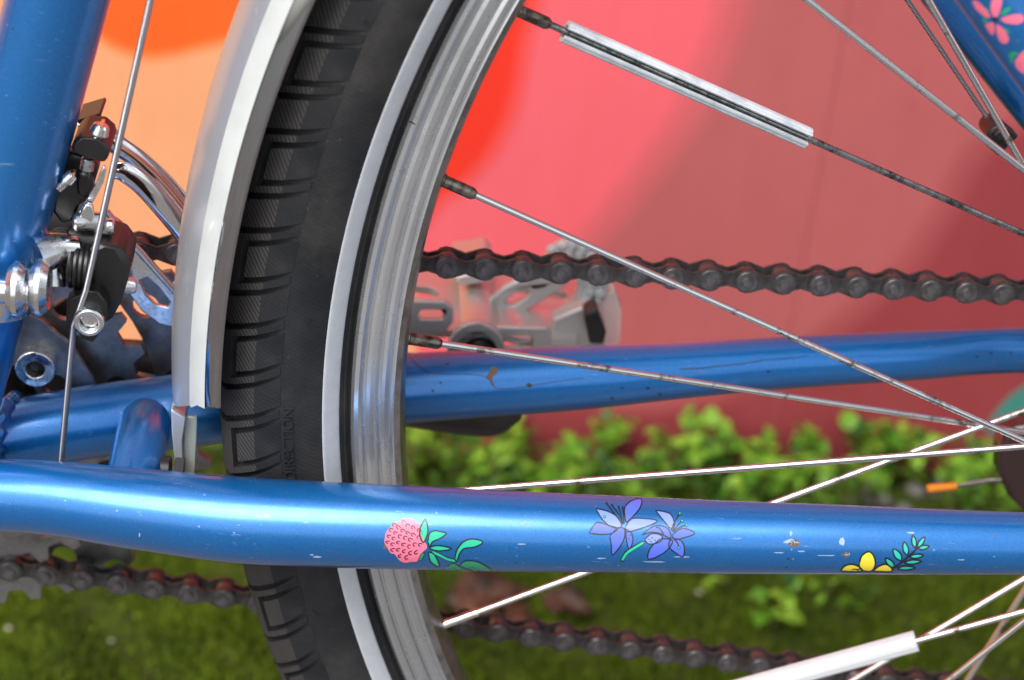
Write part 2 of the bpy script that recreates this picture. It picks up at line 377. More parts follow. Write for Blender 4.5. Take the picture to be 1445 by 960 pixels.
# painted wall: panels side by side with a narrow joint, mural shapes lying on them as thin coats of paint
WY = 510.0
wall = bpy.data.objects.new('mural_wall', None); col.objects.link(wall); wall.location = (0, WY/1000, 0)
tag(wall, 'wall painted with a mural of curved peach, orange, red, pink, rose and teal shapes', 'wall')
joints = [-25.5+1220*k for k in range(-3, 4)]
def px_poly(L): return [(q.x, q.z) for q in (onY(px, py, WY) for px, py in L)]
def soft(L, n=5, closed=True):
    return L
mural = [
 ('w_pink', .8, [(1150, -1460), (1125, -900), (1085, -400), (1060, -200), (1034, 0), (1020, 55), (992, 119), (965, 172), (915, 240), (868, 300), (825, 352), (775, 430), (740, 520), (720, 640), (700, 900), (450, 900), (450, -400), (450, -1400), (470, -1460), (700, -1460)]),
 ('w_peach', 1.3, [(-2200, -1460), (-2150, -1480), (300, -1480), (540, -1480), (560, -1440), (565, -700), (570, -300), (575, 0), (585, 330), (590, 870), (580, 900), (300, 900), (-2150, 900), (-2200, 880), (-2210, 0)]),
 ('w_orange', 1.8, [(-60, -1000), (0, -600), (40, -300), (90, -40), (118, 20), (141, 52), (170, 70), (207, 80), (245, 76), (282, 67), (325, 56), (400, 30), (470, -10), (530, -80), (560, -300), (570, -600), (575, -1000)]),
 ('w_red', 2.3, [(540, -1000), (560, -1040), (840, -1040), (850, -1000), (815, -600), (790, -300), (768, -90), (756, 0), (741, 58), (733, 113), (722, 155), (706, 192), (688, 222), (665, 247), (640, 270), (613, 292), (570, 350), (520, 450), (470, 600), (420, 600), (450, 200), (480, 0), (530, -500)]),
 ('w_dark', .8, [(1900, -120), (1560, 90), (1445, 168), (1410, 188), (1376, 216), (1355, 250), (1335, 295), (1310, 335), (1280, 375), (1230, 420), (1177, 466), (1100, 520), (1000, 560), (880, 580), (740, 560), (690, 600), (640, 1000), (1900, 1000)]),
 ('w_teal', 1.3, [(1388, 604), (1400, 588), (1420, 563), (1445, 545), (1520, 505), (1650, 470), (1900, 470), (1900, 640), (1460, 622), (1400, 612)]),
]
# sprayed edges: each shape fades out in a few overlapping coats
def mixpaint(a, b, t):
    k = '%s_%s_%d' % (a, b, round(t*100))
    if k not in M:
        ca, cb = PAINT[a], PAINT[b]; M[k] = wallpaint(k.replace('w_', '').replace('_', ' ')+' paint', tuple(x+(y-x)*t for x, y in zip(ca[0], cb[0])), tuple(x+(y-x)*t for x, y in zip(ca[1], cb[1])))
    return k
coats = []
for mt, off, L in mural:
    under, dx, dy = {'w_pink': ('w_rose', 34, 0), 'w_dark': ('w_rose', -22, -10), 'w_red': ('w_pink', 14, 4), 'w_orange': ('w_peach', 0, 9)}.get(mt, (None, 0, 0))
    if under:
        for q, t in enumerate((.2, .4, .6, .8)):
            k = (1.0, .5, -.1, -.6)[q]; coats.append((mixpaint(under, mt, t), off-.4+.1*q, [(x+dx*k, y+dy*k) for x, y in L], mt))
        L = [(x-dx, y-dy) for x, y in L]
    coats.append((mt, off, L, mt))
def clip(poly, x, keep_less):
    out = []
    for i in range(len(poly)):
        a, b = poly[i], poly[(i+1) % len(poly)]; ia = (a[0] <= x) == keep_less; ib = (b[0] <= x) == keep_less
        if ia: out.append(a)
        if ia != ib: t = (x-a[0])/(b[0]-a[0]); out.append((x, a[1]+t*(b[1]-a[1])))
    return out
def clipz(poly, z):
    return [(p[1], p[0]) for p in clip([(q[1], q[0]) for q in poly], z, False)]
panels = []
edges = joints
for i in range(len(edges)-1):
    x0, x1 = edges[i]+.2, edges[i+1]-.2
    g = G(); g.box(((x0+x1)/2, WY+9, -GZ+1200-10), x1-x0, 18, 2440)
    p = g.obj('panel', 'w_rose', None, 38); p.parent = wall; p.matrix_parent_inverse = Matrix.Translation((0, -WY/1000, 0))
    panels.append((x0, x1, p))
    for mt, off, L, base in coats:
        poly = smooth_path(px_poly(L)+[px_poly(L)[0]], 4)[:-1]; poly = [(float(a[0]), float(a[1])) for a in poly]
        poly = clipz(clip(clip(poly, x1-.5, True), x0+.5, False), -GZ-5) if True else poly
        if len(poly) < 3: continue
        g = G(); g.prism([poly], WY-off*.25, WY+.05)
        c = g.obj('paint_patch', mt, p, False); c['label'] = base[2:]+' painted shape of the mural'
g = G(); g.box((600, WY+40, -GZ+1195), 9000, 40, 2400); bk = g.obj('backing', 'w_rose', None); bk.parent = wall; bk.matrix_parent_inverse = Matrix.Translation((0, -WY/1000, 0))

# ================================================================== BICYCLE
bike = bpy.data.objects.new('bicycle', None); col.objects.link(bike)
tag(bike, 'blue bicycle with flower stickers, black tyre and silver mudguard beside the painted wall', 'bicycle')

# ---- frame tubes
stay = [(-437, 13, -50.5), (-400, 21.5, -44.6), (-370, 28.9, -42.4), (-340, 35.5, -40.4), (-310, 39.9, -37.8), (-280, 43.4, -35.2), (-250, 46.3, -33), (-220, 49, -30.6),
        (-190, 51.9, -28.1), (-160, 54.8, -25.3), (-130, 57.3, -22.9), (-100, 59.5, -20.5), (-70, 61.2, -18), (-30, 62.2, -14.5), (0, 62.4, -11)]
near_r = [11.2, 11.6, 12.6, 13.3, 13.1, 12.7, 12.2, 11.6, 11.1, 10.6, 10.0, 9.4, 8.8, 8, 7]
far_r = [11.6, 12.2, 12.6, 12.6, 12.4, 12.1, 11.7, 11.1, 9.9, 9.4, 9.1, 8.9, 8.6, 8, 7]
def stay_rows(sgn, rr): return smooth_path([(x, sgn*y, z, r) for (x, y, z), r in zip(stay, rr)], 8)
rows = stay_rows(-1, near_r)
g = G(); g.tube([r[:3] for r in rows], [r[3] for r in rows], 72); near_stay = g.obj('chain_stay', 'paint', bike, 38)
near_stay['label'] = 'near chain stay with flower stickers and scuffs'
bvh = {'near': BVHTree.FromPolygons(g.V, g.F)}
rows = stay_rows(1, far_r)
flat = []
for r in rows:
    k = math.exp(-((r[0]+78)/17)**2)
    flat.append((1-.0*k, 1-.32*k))
g = G(); g.tube([r[:3] for r in rows], [r[3] for r in rows], 48, True, 0, flat); far_stay = g.obj('chain_stay', 'paint_far', bike, 38)
far_stay['label'] = 'far chain stay with a long dark paint crack'
bvh['far'] = BVHTree.FromPolygons(g.V, g.F)
ST0 = Vector((-424.0, 0, 0)); SA = 1.3172; SD = Vector((math.cos(SA), 0, math.sin(SA)))
def st(z): return ST0+SD*(z/math.sin(SA))
g = G(); g.tube([st(-50), st(40), st(160), st(420)], 14.3, 72); seat_tube = g.obj('seat_tube', 'paint', bike)
bvh['seat'] = BVHTree.FromPolygons(g.V, g.F)
BBX, BBZ = -437.5, -52.0
g = G(); g.cyl((BBX, -35, BBZ), (BBX, 35, BBZ), 20.5, 48, 0, None, 1); bb = g.obj('bottom_bracket_shell', 'paint', bike)
# weld bead where the far stay meets the shell
wr = random.Random(5); c = Vector((-417, 17, -47)); P = [c+Vector((wr.uniform(-.7, .7)+2*math.cos(a), 12.4*math.cos(a), 12.4*math.sin(a))) for a in np.linspace(0, 2*math.pi, 49)]
g = G(); g.tube(P, [2.6+.7*math.sin(k*2.1)+wr.uniform(-.3, .3) for k in range(49)], 10, False)
g.obj('weld_bead', 'paint_far', bike, 'all')
# seat stays
a, b = onY(1404, 0, -52), onY(1494, 125, -56)
d = (Vector((a.x-20, -46, a.z))-Vector((-8, -66, 6)));
p0 = Vector((-4, -66, 4)); p1 = onY(1450, 60, -54.5)
p2 = p0+(p1-p0)*2.6; p2.y = -30; pm = p0+(p1-p0)*1.9; pm.y = -43
rows = smooth_path([(*p0, 6.5), (*(p0+(p1-p0)*.3), 8), (*p1, 8.6), (*pm, 8.6), (*p2, 8.3)], 8)
g = G(); g.tube([r[:3] for r in rows], [r[3] for r in rows], 48); near_ss = g.obj('seat_stay', 'paint', bike); bvh['ss'] = BVHTree.FromPolygons(g.V, g.F)
q0 = Vector((-4, 66, 2)); q1 = onY(1347, 0, 52); q2_ = q0+(q1-q0)*2.4; q2_.y = 30; qm = q0+(q1-q0)*1.8; qm.y = 42
rows = smooth_path([(*q0, 6.5), (*(q0+(q1-q0)*.3), 8), (*q1, 8.6), (*qm, 8.6), (*q2_, 8.3)], 8)
g = G(); g.tube([r[:3] for r in rows], [r[3] for r in rows], 40); g.obj('seat_stay', 'paint_far', bike)
# brake boss on the far stay
q = onY(1400, 180, 45); q2 = Vector((q.x+6, 45, q.z-2))
g = G(); g.cyl((q.x, 38, q.z), (q.x, 50, q.z), 3.4, 20, 1, None, .8); g.cyl((q.x, 35, q.z+1), (q.x, 38, q.z+1), 2.2, 6, 1); g.box((q.x+4, 47, q.z-4), 6, 7, 9, -.6, 1)
g.obj('brake_boss', ['paint_far', 'black'], bike, 38, .5)
# dropouts
for s in (-1, 1):
    g = G(); g.prism([[(-34, -22), (-30, -6), (-12, 14), (4, 16), (10, 4), (12, -12), (0, -20), (-14, -24)]], s*61-2.5, s*61+2.5); g.obj('dropout', 'paint_far', bike, 38, .6)
# bridge between the chain stays
P = smooth_path([(-373, -26, -43), (-372.5, -18, -40), (-372, 0, -37), (-372.5, 18, -40), (-373, 26, -43)], 6)
g = G(); g.tube(P, 8.6, 32); g.obj('chain_stay_bridge', 'paint_far', bike)

# ---- rear wheel: tyre
R0, A0 = 325.0, 20.3
prof = []
for i in range(61):
    f = math.radians(-152+304*i/60); prof.append((R0+A0*math.cos(f), A0*math.sin(f)))
prof = prof + [(304, 9.2), (302, 0), (304, -9.2)]
g = G(); g.lathe(prof, 0, 360, 300); tyre = g.obj('tyre', 'rubber', bike, 60)
def sec(t, f, h, r_=R0):   # point at wheel angle t, section angle f (0 = crown, positive = near side), height h over the carcass
    r = r_+(A0+h)*math.cos(f); return (r*math.cos(t), -(A0+h)*math.sin(f), r*math.sin(t))
for s in (1, -1):
    p = [(R0+(A0+h)*math.cos(f), -s*(A0+h)*math.sin(f)) for h, f in [(.04, math.radians(120.4))]+[(.22, math.radians(121+18*k/8)) for k in range(9)]+[(.04, math.radians(139.6))]]
    g = G(); g.lathe(p, 0, 360, 300, 0, False); o = g.obj('reflective_stripe', 'stripe', tyre, 'all'); o['label'] = 'pale grey reflective ring on the tyre sidewall'
    g = G()
    for fa in (147, 149.6, 152):
        rr, yy = R0+A0*math.cos(math.radians(fa)), -s*A0*math.sin(math.radians(fa)); g.lathe([(rr+.5*math.cos(k), yy+.5*math.sin(k)) for k in np.linspace(0, 2*math.pi, 7)[:-1]], 0, 360, 240)
    g.obj('bead_rib', 'rubber', tyre, 'all')
NPER = 66; PER = 2*math.pi/NPER; TT = 31.9
def height(fd):
    return 2.3 if fd < 62 else 2.3-2.15*((fd-62)/21)**.9
def tpatch(s, t0, t1, f0, f1, nf=6):
    """one raised block: t in mm along the tread, f in degrees from the crown to the near (s=1) or far (s=-1) shoulder"""
    g = G(); V = []; fs = [f0+(f1-f0)*i/nf for i in range(nf+1)]
    if f0 < 62 < f1: fs[min(range(1, nf), key=lambda i: abs(fs[i]-62))] = 62
    def shear(f): return -max(0, f-25)/57*10.5
    def taper(f, w): return w*max(0, (f-62))/40
    ntt = 2; n_ = nf+1
    rowsV = []
    for lvl in (0, 1):
        for j, tt in enumerate((t0, (t0+t1)/2, t1)):
            for f in fs:
                w = (t1-t0)*.0; x = tt+shear(f); h = height(f) if lvl else -.4
                inset = .28 if lvl else 0
                if j == 0: x += inset
                if j == 2: x -= inset
                if j != 1: x += (-1 if j == 0 else 1)*max(0, f-60)/22*.32
                V.append(sec(math.pi+x/345.0, s*math.radians(f), h))
    idx = lambda l, j, i: l*3*n_+j*n_+i
    F = []; MI = []
    for i in range(nf):
        for j in (0, 1): F.append((idx(1, j, i), idx(1, j, i+1), idx(1, j+1, i+1), idx(1, j+1, i))); MI.append(1 if fs[i] > 61.5 else 0)
        F.append((idx(0, 0, i), idx(0, 0, i+1), idx(1, 0, i+1), idx(1, 0, i))); F.append((idx(0, 2, i), idx(0, 2, i+1), idx(1, 2, i+1), idx(1, 2, i))); MI += [1, 1]
    for j in (0, 1):
        for i in (0, nf): F.append((idx(0, j, i), idx(0, j+1, i), idx(1, j+1, i), idx(1, j, i))); MI.append(1)
    g.add(V, F); g.M = MI; return g
def block_set(s):
    out = [tpatch(s, .3, 10.2, 1.2, 83)]
    u = G()
    for q in (tpatch(s, 11.8, 31.5, 1.2, 36, 4), tpatch(s, 11.8, 14.6, 36, 82, 5), tpatch(s, 28.7, 31.5, 36, 82, 5)): u.add(q.V, q.F); u.M[-len(q.M):] = q.M
    out.append(u); out.append(tpatch(s, 16.2, 27.1, 43, 83, 6)); return out
def axle_local(g):   # metres about the axle
    return [(v.x/1000, v.y/1000, v.z/1000) for v in g.V]
T_OFF = math.radians(-.4)
rest = G()
for s in (1, -1):
    for bi, bg in enumerate(block_set(s)):
        me = mesh('tread_block', axle_local(bg), bg.F, ['tread', 'tread_side'], 20, bg.M, True)
        for k in range(NPER):
            t = math.pi+k*PER+T_OFF-21.65/345
            td = math.degrees(t) % 360
            if (s == 1 and 145 < td < 214) or (s == -1 and 165 < td < 200):
                o = link('tread_block', me, tyre); o.location = (0, 0, GZ/1000); o.rotation_euler = (0, -(t-math.pi), 0)
            else:
                c_, s2 = math.cos(t-math.pi), math.sin(t-math.pi)
                rest.add([(v.x*c_-v.z*s2, v.y, v.x*s2+v.z*c_) for v in bg.V], bg.F)
o = rest.obj('tread', 'tread', tyre, 24); o['kind'] = 'stuff'
# raised lettering on the sidewall
cu = bpy.data.curves.new('lettering', 'FONT'); cu.body = 'DIRECTION'; cu.size = 1; cu.extrude = .06; cu.offset = -.006
to = bpy.data.objects.new('lettering_tmp', cu); col.objects.link(to)
dg = bpy.context.evaluated_depsgraph_get(); tm = bpy.data.meshes.new_from_object(to.evaluated_get(dg)); bpy.data.objects.remove(to)
bm = bmesh.new(); bm.from_mesh(tm)
xs = [v.co.x for v in bm.verts]; xmax = max(xs)
tq = onY(400, 573, -19.5); tend = math.atan2(tq.z, tq.x) % (2*math.pi)   # the last letter ends here, reading upwards
LS = 4.6; LX = 5.3
LV = []
for v in bm.verts:
    t = tend + (xmax-v.co.x)*LX/338.0
    f = math.radians(91)-(v.co.y*LS)/A0+math.radians(3)
    LV.append(sec(t, f, .04+max(0, v.co.z)/.06*.62))
LF = [[v.index for v in f.verts] for f in bm.faces]; bm.free()
o = link('lettering', mesh('lettering', LV, LF, 'rubber', False), tyre)
# rubber hairs left by the mould
for (px, py, dx, dy) in ((510, 22, 8, 16), (578, 172, 8, 4), (437, 448, -4, 12), (440, 861, 10, 8)):
    q = onY(px, py, -19.5 if px < 520 else -14); q2 = onY(px+dx, py+dy, -21 if px < 520 else -15); mid = (q+q2)/2+Vector((0, -1.2, .6))
    g = G(); g.tube([q, mid, q2], [.28, .22, .12], 8); g.obj('mould_hair', 'rubber', tyre)

# ---- rim with machined lines, spokes, nipples
def rim_prof():
    near = [(305.6, -9.4), (305.9, -11.2), (304.9, -12.6), (303.6, -12.8), (302.6, -12.2), (302.2, -11.2), (301.6, -11.2), (301.2, -12.0), (300.0, -12.5), (298.6, -12.2), (297.9, -11.6), (297.5, -10.6),
            (296.9, -10.6), (296.5, -11.6), (295.4, -12.2), (294.2, -11.7), (293.6, -10.9), (292.9, -10.9), (292.4, -11.2), (290.4, -9.2), (289.2, -5), (288.6, 0)]
    return near + [(r, -y) for r, y in reversed(near[:-1])]
rp = rim_prof(); nr = len(rp)
g = G(); n_ = 360
V = [(r*math.cos(2*math.pi*i/n_), y, r*math.sin(2*math.pi*i/n_)) for i in range(n_) for r, y in rp]; F = []; fm = []
for i in range(n_):
    j = (i+1) % n_
    for k in range(nr):
        k2 = (k+1) % nr; F.append((i*nr+k, i*nr+k2, j*nr+k2, j*nr+k)); fm.append(1 if 18 <= k < nr-20 else 0)
g.add(V, F); g.M = fm
rim = g.obj('rim', ['rim', 'rimbed'], bike, 25)
obs = {1: (1310, 0, 1445, 235), 2: (1140, 0, 1445, 240), 3: (735, 15, 1445, 330), 4: (660, 268, 1445, 622), 5: (612, 487, 1445, 610), 6: (650, 690, 1445, 630),
       7: (625, 885, 1445, 580), 8: (1292, 905, 1445, 863), 9: (1203, 960, 1445, 817), 10: (1340, 960, 1445, 877), 11: (1365, 960, 1445, 834)}
TH0 = 156.30-33.75; spokes = {}
for k in range(32):
    th = math.radians(TH0+11.25*k); side = -1 if k % 2 == 0 else 1
    lead = 1 if k % 4 in (0, 1) else -1
    A = Vector((288.4*math.cos(th), side*1.5, 288.4*math.sin(th))); FY = side*(31 if side < 0 else 22)
    ho = th+lead*math.radians(66); B = Vector((22.5*math.cos(ho), FY, 22.5*math.sin(ho)))
    if k in obs:
        x0, y0, x1, y1 = obs[k]
        # the photograph fixes the direction: point seen at the frame's edge, at the depth the spoke has reached there
        fr = .6
        for _ in range(12):
            q = onY(x1, y1, A.y+(FY-A.y)*fr)
            d = q-A; dxz = Vector((d.x, 0, d.z)); tt = -(A.x*d.x+A.z*d.z)/dxz.length_squared
            fr = 1/max(tt, 1.02)
        if k in (1, 2, 8, 9, 10, 11):      # nipple out of frame: run the seen line back to the rim
            qa = onY(x0, y0, A.y+(FY-A.y)*max(.0, fr-.3)); qb = q
            for _ in range(10):
                f0 = max(0, min(1, (qa-A).length/max(1, (A-(A+(qb-A)/fr)).length))); qa = onY(x0, y0, A.y+(FY-A.y)*f0)
            dd = (qa-qb); dx = Vector((dd.x, 0, dd.z)); pb = Vector((qb.x, 0, qb.z)); a_ = dx.length_squared; b_ = 2*pb.dot(dx); c_ = pb.length_squared-288.4**2
            t_ = (-b_+math.sqrt(b_*b_-4*a_*c_))/(2*a_); A = qb+dd*t_; A.y = side*1.5
        d = q-A; dxz = Vector((d.x, 0, d.z)); tt = -(A.x*d.x+A.z*d.z)/dxz.length_squared
        B = A+d*tt; B.y = FY
    spokes[k] = (A, B)
    d = (B-A).normalized(); dark = k in (3,)
    g = G(); g.cyl(A+d*3, B, 1.08, 14); g.obj('spoke', 'spoke_dark' if dark else 'spoke', rim)
    if k != 7:
        g = G(); g.tube([A-d*2.5, A-d*.2, A+d*.2, A+d*9.2, A+d*10, A+d*10.6], [2.5, 2.5, 1.95, 1.95, 1.6, 1.15], 12, True); g.obj('nipple', 'nipple', rim, 30)
    else:
        g = G(); g.tube([A-d*2, A+d*11.5, A+d*12], [1.55, 1.5, 1.1], 12, True); g.tube([A+d*11.6, A+d*12.2], [1.6, 1.6], 12, True); g.obj('nipple', 'spoke', rim, 30)
def along(k, px):
    A, B = spokes[k]; lo, hi = 0, 1
    for _ in range(40):
        m_ = (lo+hi)/2; P = A+(B-A)*m_; r = P-_o; z = r.dot(_fw); x = PW/2+CF*r.dot(_rt)/z
        if x < px: lo = m_
        else: hi = m_
    return A+(B-A)*lo
# slotted reflective clip whose slit faces the camera
def clip_mesh(k, xa, xb, ro, ri, gap, mt, turn=0):
    a, b = along(k, xa), along(k, xb); d, u, w = frame_of(b-a)
    view = (_o-(a+b)/2).normalized(); view = (view-d*view.dot(d)).normalized(); w = d.cross(view)
    g = G(); V = []; F = []; arcs = [math.radians(gap+turn+(360-2*gap)*i/28) for i in range(29)]
    ends = [a, a+d*.6, b-d*.6, b]
    for p in ends:
        for r in (ro, ri):
            for i, t in enumerate(arcs):
                rr = r-(.25 if r == ro and i % 4 == 2 else 0); V.append(p+view*(math.cos(t)*rr)+w*(math.sin(t)*rr))
    n_ = len(arcs); ix = lambda e, l, i: (e*2+l)*n_+i
    for e in range(3):
        for l in (0, 1):
            for i in range(n_-1): F.append((ix(e, l, i), ix(e, l, i+1), ix(e+1, l, i+1), ix(e+1, l, i)))
        for i in (0, n_-1): F.append((ix(e, 0, i), ix(e, 1, i), ix(e+1, 1, i), ix(e+1, 0, i)))
    for e in (0, 3):
        for i in range(n_-1): F.append((ix(e, 0, i), ix(e, 1, i), ix(e, 1, i+1), ix(e, 0, i+1)))
    g.add(V, F); o = g.obj('spoke_reflector', mt, rim, 30); return o
o = clip_mesh(3, 797, 1139, 3.4, 2.1, 24, 'clip', 6); o['label'] = 'slotted white reflector clip with the dark spoke in its slit'
o = clip_mesh(8, 1000, 1293, 3.7, 2.3, 20, 'clip_low', 180); o['label'] = 'round white reflector tube on a lower spoke'
# hub and the dark rear derailleur body
g = G(); g.lathe([(0.5, -34), (26, -34), (26, -31), (12, -29), (10, 0), (12, 20), (25, 21.5), (25, 24), (.5, 24)], 0, 360, 60, 0, False); hub = g.obj('hub', 'chrome_worn', bike)
g = G(); g.pxprism([[(1412, 642), (1418, 618), (1434, 604), (1470, 596), (1540, 600), (1560, 660), (1530, 725), (1470, 735), (1440, 718), (1424, 702), (1412, 672)]], 58, 70); g.obj('rear_derailleur', 'rear_mech', bike, 38, 3)
cog = G()
for i, (n_t) in enumerate((28, 24, 21, 18, 16, 14)):
    r = 12.7/(2*math.sin(math.pi/n_t)); y = 29+i*4.6; pts = []
    for k in range(n_t):
        for da, dr in ((-.25, -3), (-.12, 2.6), (.12, 2.6), (.25, -3)): t = 2*math.pi*(k+da)/n_t; pts.append(((r+dr)*math.cos(t), (r+dr)*math.sin(t)))
    cog.prism([pts], y, y+2)
cog.obj('sprocket_cluster', 'ring', bike)
# cable tail with an orange cap
a, b = onY(1308, 690, 66), onY(1440, 677, 66); m1 = a+(b-a)*.30
g = G(); g.tube([m1, (m1+b)/2+Vector((0, 0, .8)), b, b+(b-a)*.6], .8, 10); tail = g.obj('cable_tail', 'steelcable', bike)
g = G(); g.cyl(a, m1+(b-a)*.02, 1.7, 14, 0, 1.5, .4); g.obj('end_cap', 'orange', tail)

# ---- mudguard: swept section, mirror flanks, white stripes, silver crown
GA0, GA1 = 70.0, 183.3
half = [(345.5, -25.6), (345.2, -26.3), (346.0, -26.7), (346.9, -26.2), (349.4, -24.6), (350.2, -23.6)]
white = [(350.2, -23.6), (352.6, -21.2), (354.8, -17.6), (355.3, -16.8)]
crown = [(355.3, -16.8), (358.4, -12.8), (360.6, -8.6), (362.0, -4.2), (362.5, 0)]
def both(p): return p+[(r, -y) for r, y in reversed(p[:-1])]
def strip(prof, a0, a1, th=1.1, seg=130):
    g = G(); n_ = len(prof); out = list(prof); inn = []
    for i, (r, y) in enumerate(prof):
        a, b = prof[max(i-1, 0)], prof[min(i+1, n_-1)]; tx, ty = b[0]-a[0], b[1]-a[1]; L = math.hypot(tx, ty); inn.append((r-ty/L*th*(1 if True else 0), y+tx/L*th))
    sect = out+list(reversed(inn)); m_ = len(sect); V = []; F = []
    for i in range(seg+1):
        for r, y in sect:
            e = a1 if a1 > 185 else 183.3-.085*abs(y)-.12*math.sin(abs(y)*1.3); t = math.radians(a0+(e-a0)*i/seg); V.append((r*math.cos(t), y, r*math.sin(t)))
    for i in range(seg):
        for k in range(m_): k2 = (k+1) % m_; F.append((i*m_+k, i*m_+k2, (i+1)*m_+k2, (i+1)*m_+k))
    F.append(tuple(range(m_))); F.append(tuple(range(seg*m_, (seg+1)*m_)))
    return g.add(V, F)
g = strip(both(crown), GA0, 183.1, 1.0); guard = g.obj('mudguard', 'guard_silver', bike, 50)
for s in (1, -1):
    g = strip([(r, s*y) for r, y in (half if s == 1 else half[::-1])], GA0, 181.1, .9); g.obj('side_flank', 'guard_chrome', guard, 50)
    g = strip([(r+.12, s*y) for r, y in (white if s == 1 else white[::-1])], GA0, 182.1, 1.0); g.obj('white_stripe', 'guard_white', guard, 50)
# narrow tongue under the cut end, its clear stiffener and the black fixing bolt
g = G(); g.pxprism([[(241, 578), (262, 590), (257, 625), (259, 668), (246, 672), (245, 640), (242, 610)]], -9.5, 9); g.obj('tongue', 'guard_silver', guard, 38, .5)
g = G(); g.pxprism([[(261, 588), (278, 588), (277, 630), (274, 672), (258, 672), (259, 630)]], -7, -5.6); g.obj('stiffener', 'clear', guard, 38, .4)
g = G(); bz = -39.2; g.cyl((-367.5, -11, bz), (-361.2, -11, bz), 4.6, 24, 0, None, .6); g.cyl((-360, -11, bz), (-357.2, -11, bz), 4.9, 6); g.obj('fixing_bolt', 'black', guard)

# ---- chain: rollers, outer and inner links
CYL = 43.0
def link_outline(r, waist, n=9):
    L = 12.7; pts = []
    for i in range(n): t = math.radians(65+230*i/(n-1)); pts.append((r*math.cos(t), r*math.sin(t)))
    pts.append((L/2, -waist))
    for i in range(n): t = math.radians(-115+230*i/(n-1)); pts.append((L+r*math.cos(t), r*math.sin(t)))
    pts.append((L/2, waist)); return pts
def mm_mesh(g, name, mats, smooth=38): return mesh(name, [(v.x/1000, v.y/1000, v.z/1000) for v in g.V], g.F, mats, smooth, g.M, True)
ol = G(); il = G()
for s in (-1, 1):
    ol.prism([link_outline(4.3, 2.2)], s*2.85, s*3.9); il.prism([link_outline(4.2, 2.5)], s*1.35, s*2.3)
    for x in (0, 12.7): ol.cyl((x, s*3.8, 0), (x, s*4.35, 0), 3.9, 18, 1, 3.5); ol.cyl((x, s*4.3, 0), (x, s*5.0, 0), 1.9, 14, 1, 1.6)
for x in (0, 12.7): il.cyl((x, -1.7, 0), (x, 1.7, 0), 3.95, 16, 1)
ome, ime = mm_mesh(ol, 'outer_link', ['chain', 'pinhead']), mm_mesh(il, 'inner_link', ['chain', 'roller'])
ux, uz, ut = -275.8, 13.39, .0093; lx, lz, lt = -245.57, -136.43, -.1094
pts = [Vector((ux+12.7*k*math.cos(ut), CYL, uz+12.7*k*math.sin(ut))) for k in range(22, -14, -1)]
rr = 64.8; a0 = math.pi/2+ut; n0 = len(pts)
top = pts[-1]; lstart = Vector((lx-12.7*15*math.cos(lt), CYL, lz-12.7*15*math.sin(lt)))
a1 = math.atan2(top.z-BBZ, top.x-BBX); a2 = math.atan2(lstart.z-BBZ, lstart.x-BBX); a2 += 2*math.pi if a2 < a1 else 0
nw = max(2, round((a2-a1)*rr/12.7))
for k in range(1, nw): t = a1+(a2-a1)*k/nw; pts.append(Vector((BBX+rr*math.cos(t), CYL, BBZ+rr*math.sin(t))))
pts += [Vector((lx+12.7*k*math.cos(lt), CYL, lz+12.7*k*math.sin(lt))) for k in range(-15, 22)]
pg = G()
for p in pts: pg.cyl((p.x, CYL-3, p.z), (p.x, CYL+3, p.z), 1.8, 10)
chain = pg.obj('chain', 'chain', bike)
for i in range(len(pts)-1):
    a, b = pts[i], pts[i+1]; d = b-a
    if a.x < b.x: o_, d_ = a, d
    else: o_, d_ = b, -d
    o = link('outer_link' if i % 2 else 'inner_link', ome if i % 2 else ime, chain)
    o.location = toM(o_); o.rotation_euler = (0, -math.atan2(d_.z, d_.x), 0); o.scale = (d.length/12.7, 1, 1)

# ---- crankset
def ring_mesh(nt, rin, y0, y1, mt, name, phase=0, holes=0, hr=4.2, hrad=0):
    r = 12.7/(2*math.sin(math.pi/nt)); outer = []
    for k in range(nt):
        for da, dr in ((-.3, -2.6), (-.12, 2.6), (.12, 2.6), (.3, -2.6)) if nt > 24 else ((-.25, .6), (.25, 1.4)): t = 2*math.pi*(k+da+phase)/nt; outer.append((BBX+(r+dr)*math.cos(t), BBZ+(r+dr)*math.sin(t)))
    loops = [outer, [(BBX+rin*math.cos(2*math.pi*i/60), BBZ+rin*math.sin(2*math.pi*i/60)) for i in range(60)]]
    for h in range(holes):
        c = 2*math.pi*(h+.35)/holes; loops.append([(BBX+hrad*math.cos(c)+hr*math.cos(t), BBZ+hrad*math.sin(c)+hr*math.sin(t)) for t in np.linspace(0, 2*math.pi, 17)[:-1]])
    g = G(); g.prism(loops, y0, y1); return g.obj(name, mt, bike, 38, .3)
big = ring_mesh(42, 66, 50, 52.6, 'ring', 'chainring', .2, 15, 4.5, 73)
mid = ring_mesh(32, 47, 41.6, 44.2, 'ring', 'chainring', .1, 10, 4.2, 54.5)
sml = ring_mesh(24, 30, 34, 36.4, 'ring', 'chainring', .3, 5, 4.0, 37)
g = G()
for k in range(5):
    t = math.radians(41+72*k); d = Vector((math.cos(t), 0, math.sin(t))); w = Vector((-d.z, 0, d.x)); c = Vector((BBX, 0, BBZ))
    g.prism([[(p.x, p.z) for p in (c+d*10+w*11, c+d*40+w*7, c+d*70+w*6, c+d*76, c+d*70-w*6, c+d*40-w*7, c+d*10-w*11)]], 53, 58)
g.cyl((BBX, 36, BBZ), (BBX, 60, BBZ), 19, 32); g.obj('spider', 'crank', bike, 38, .6)
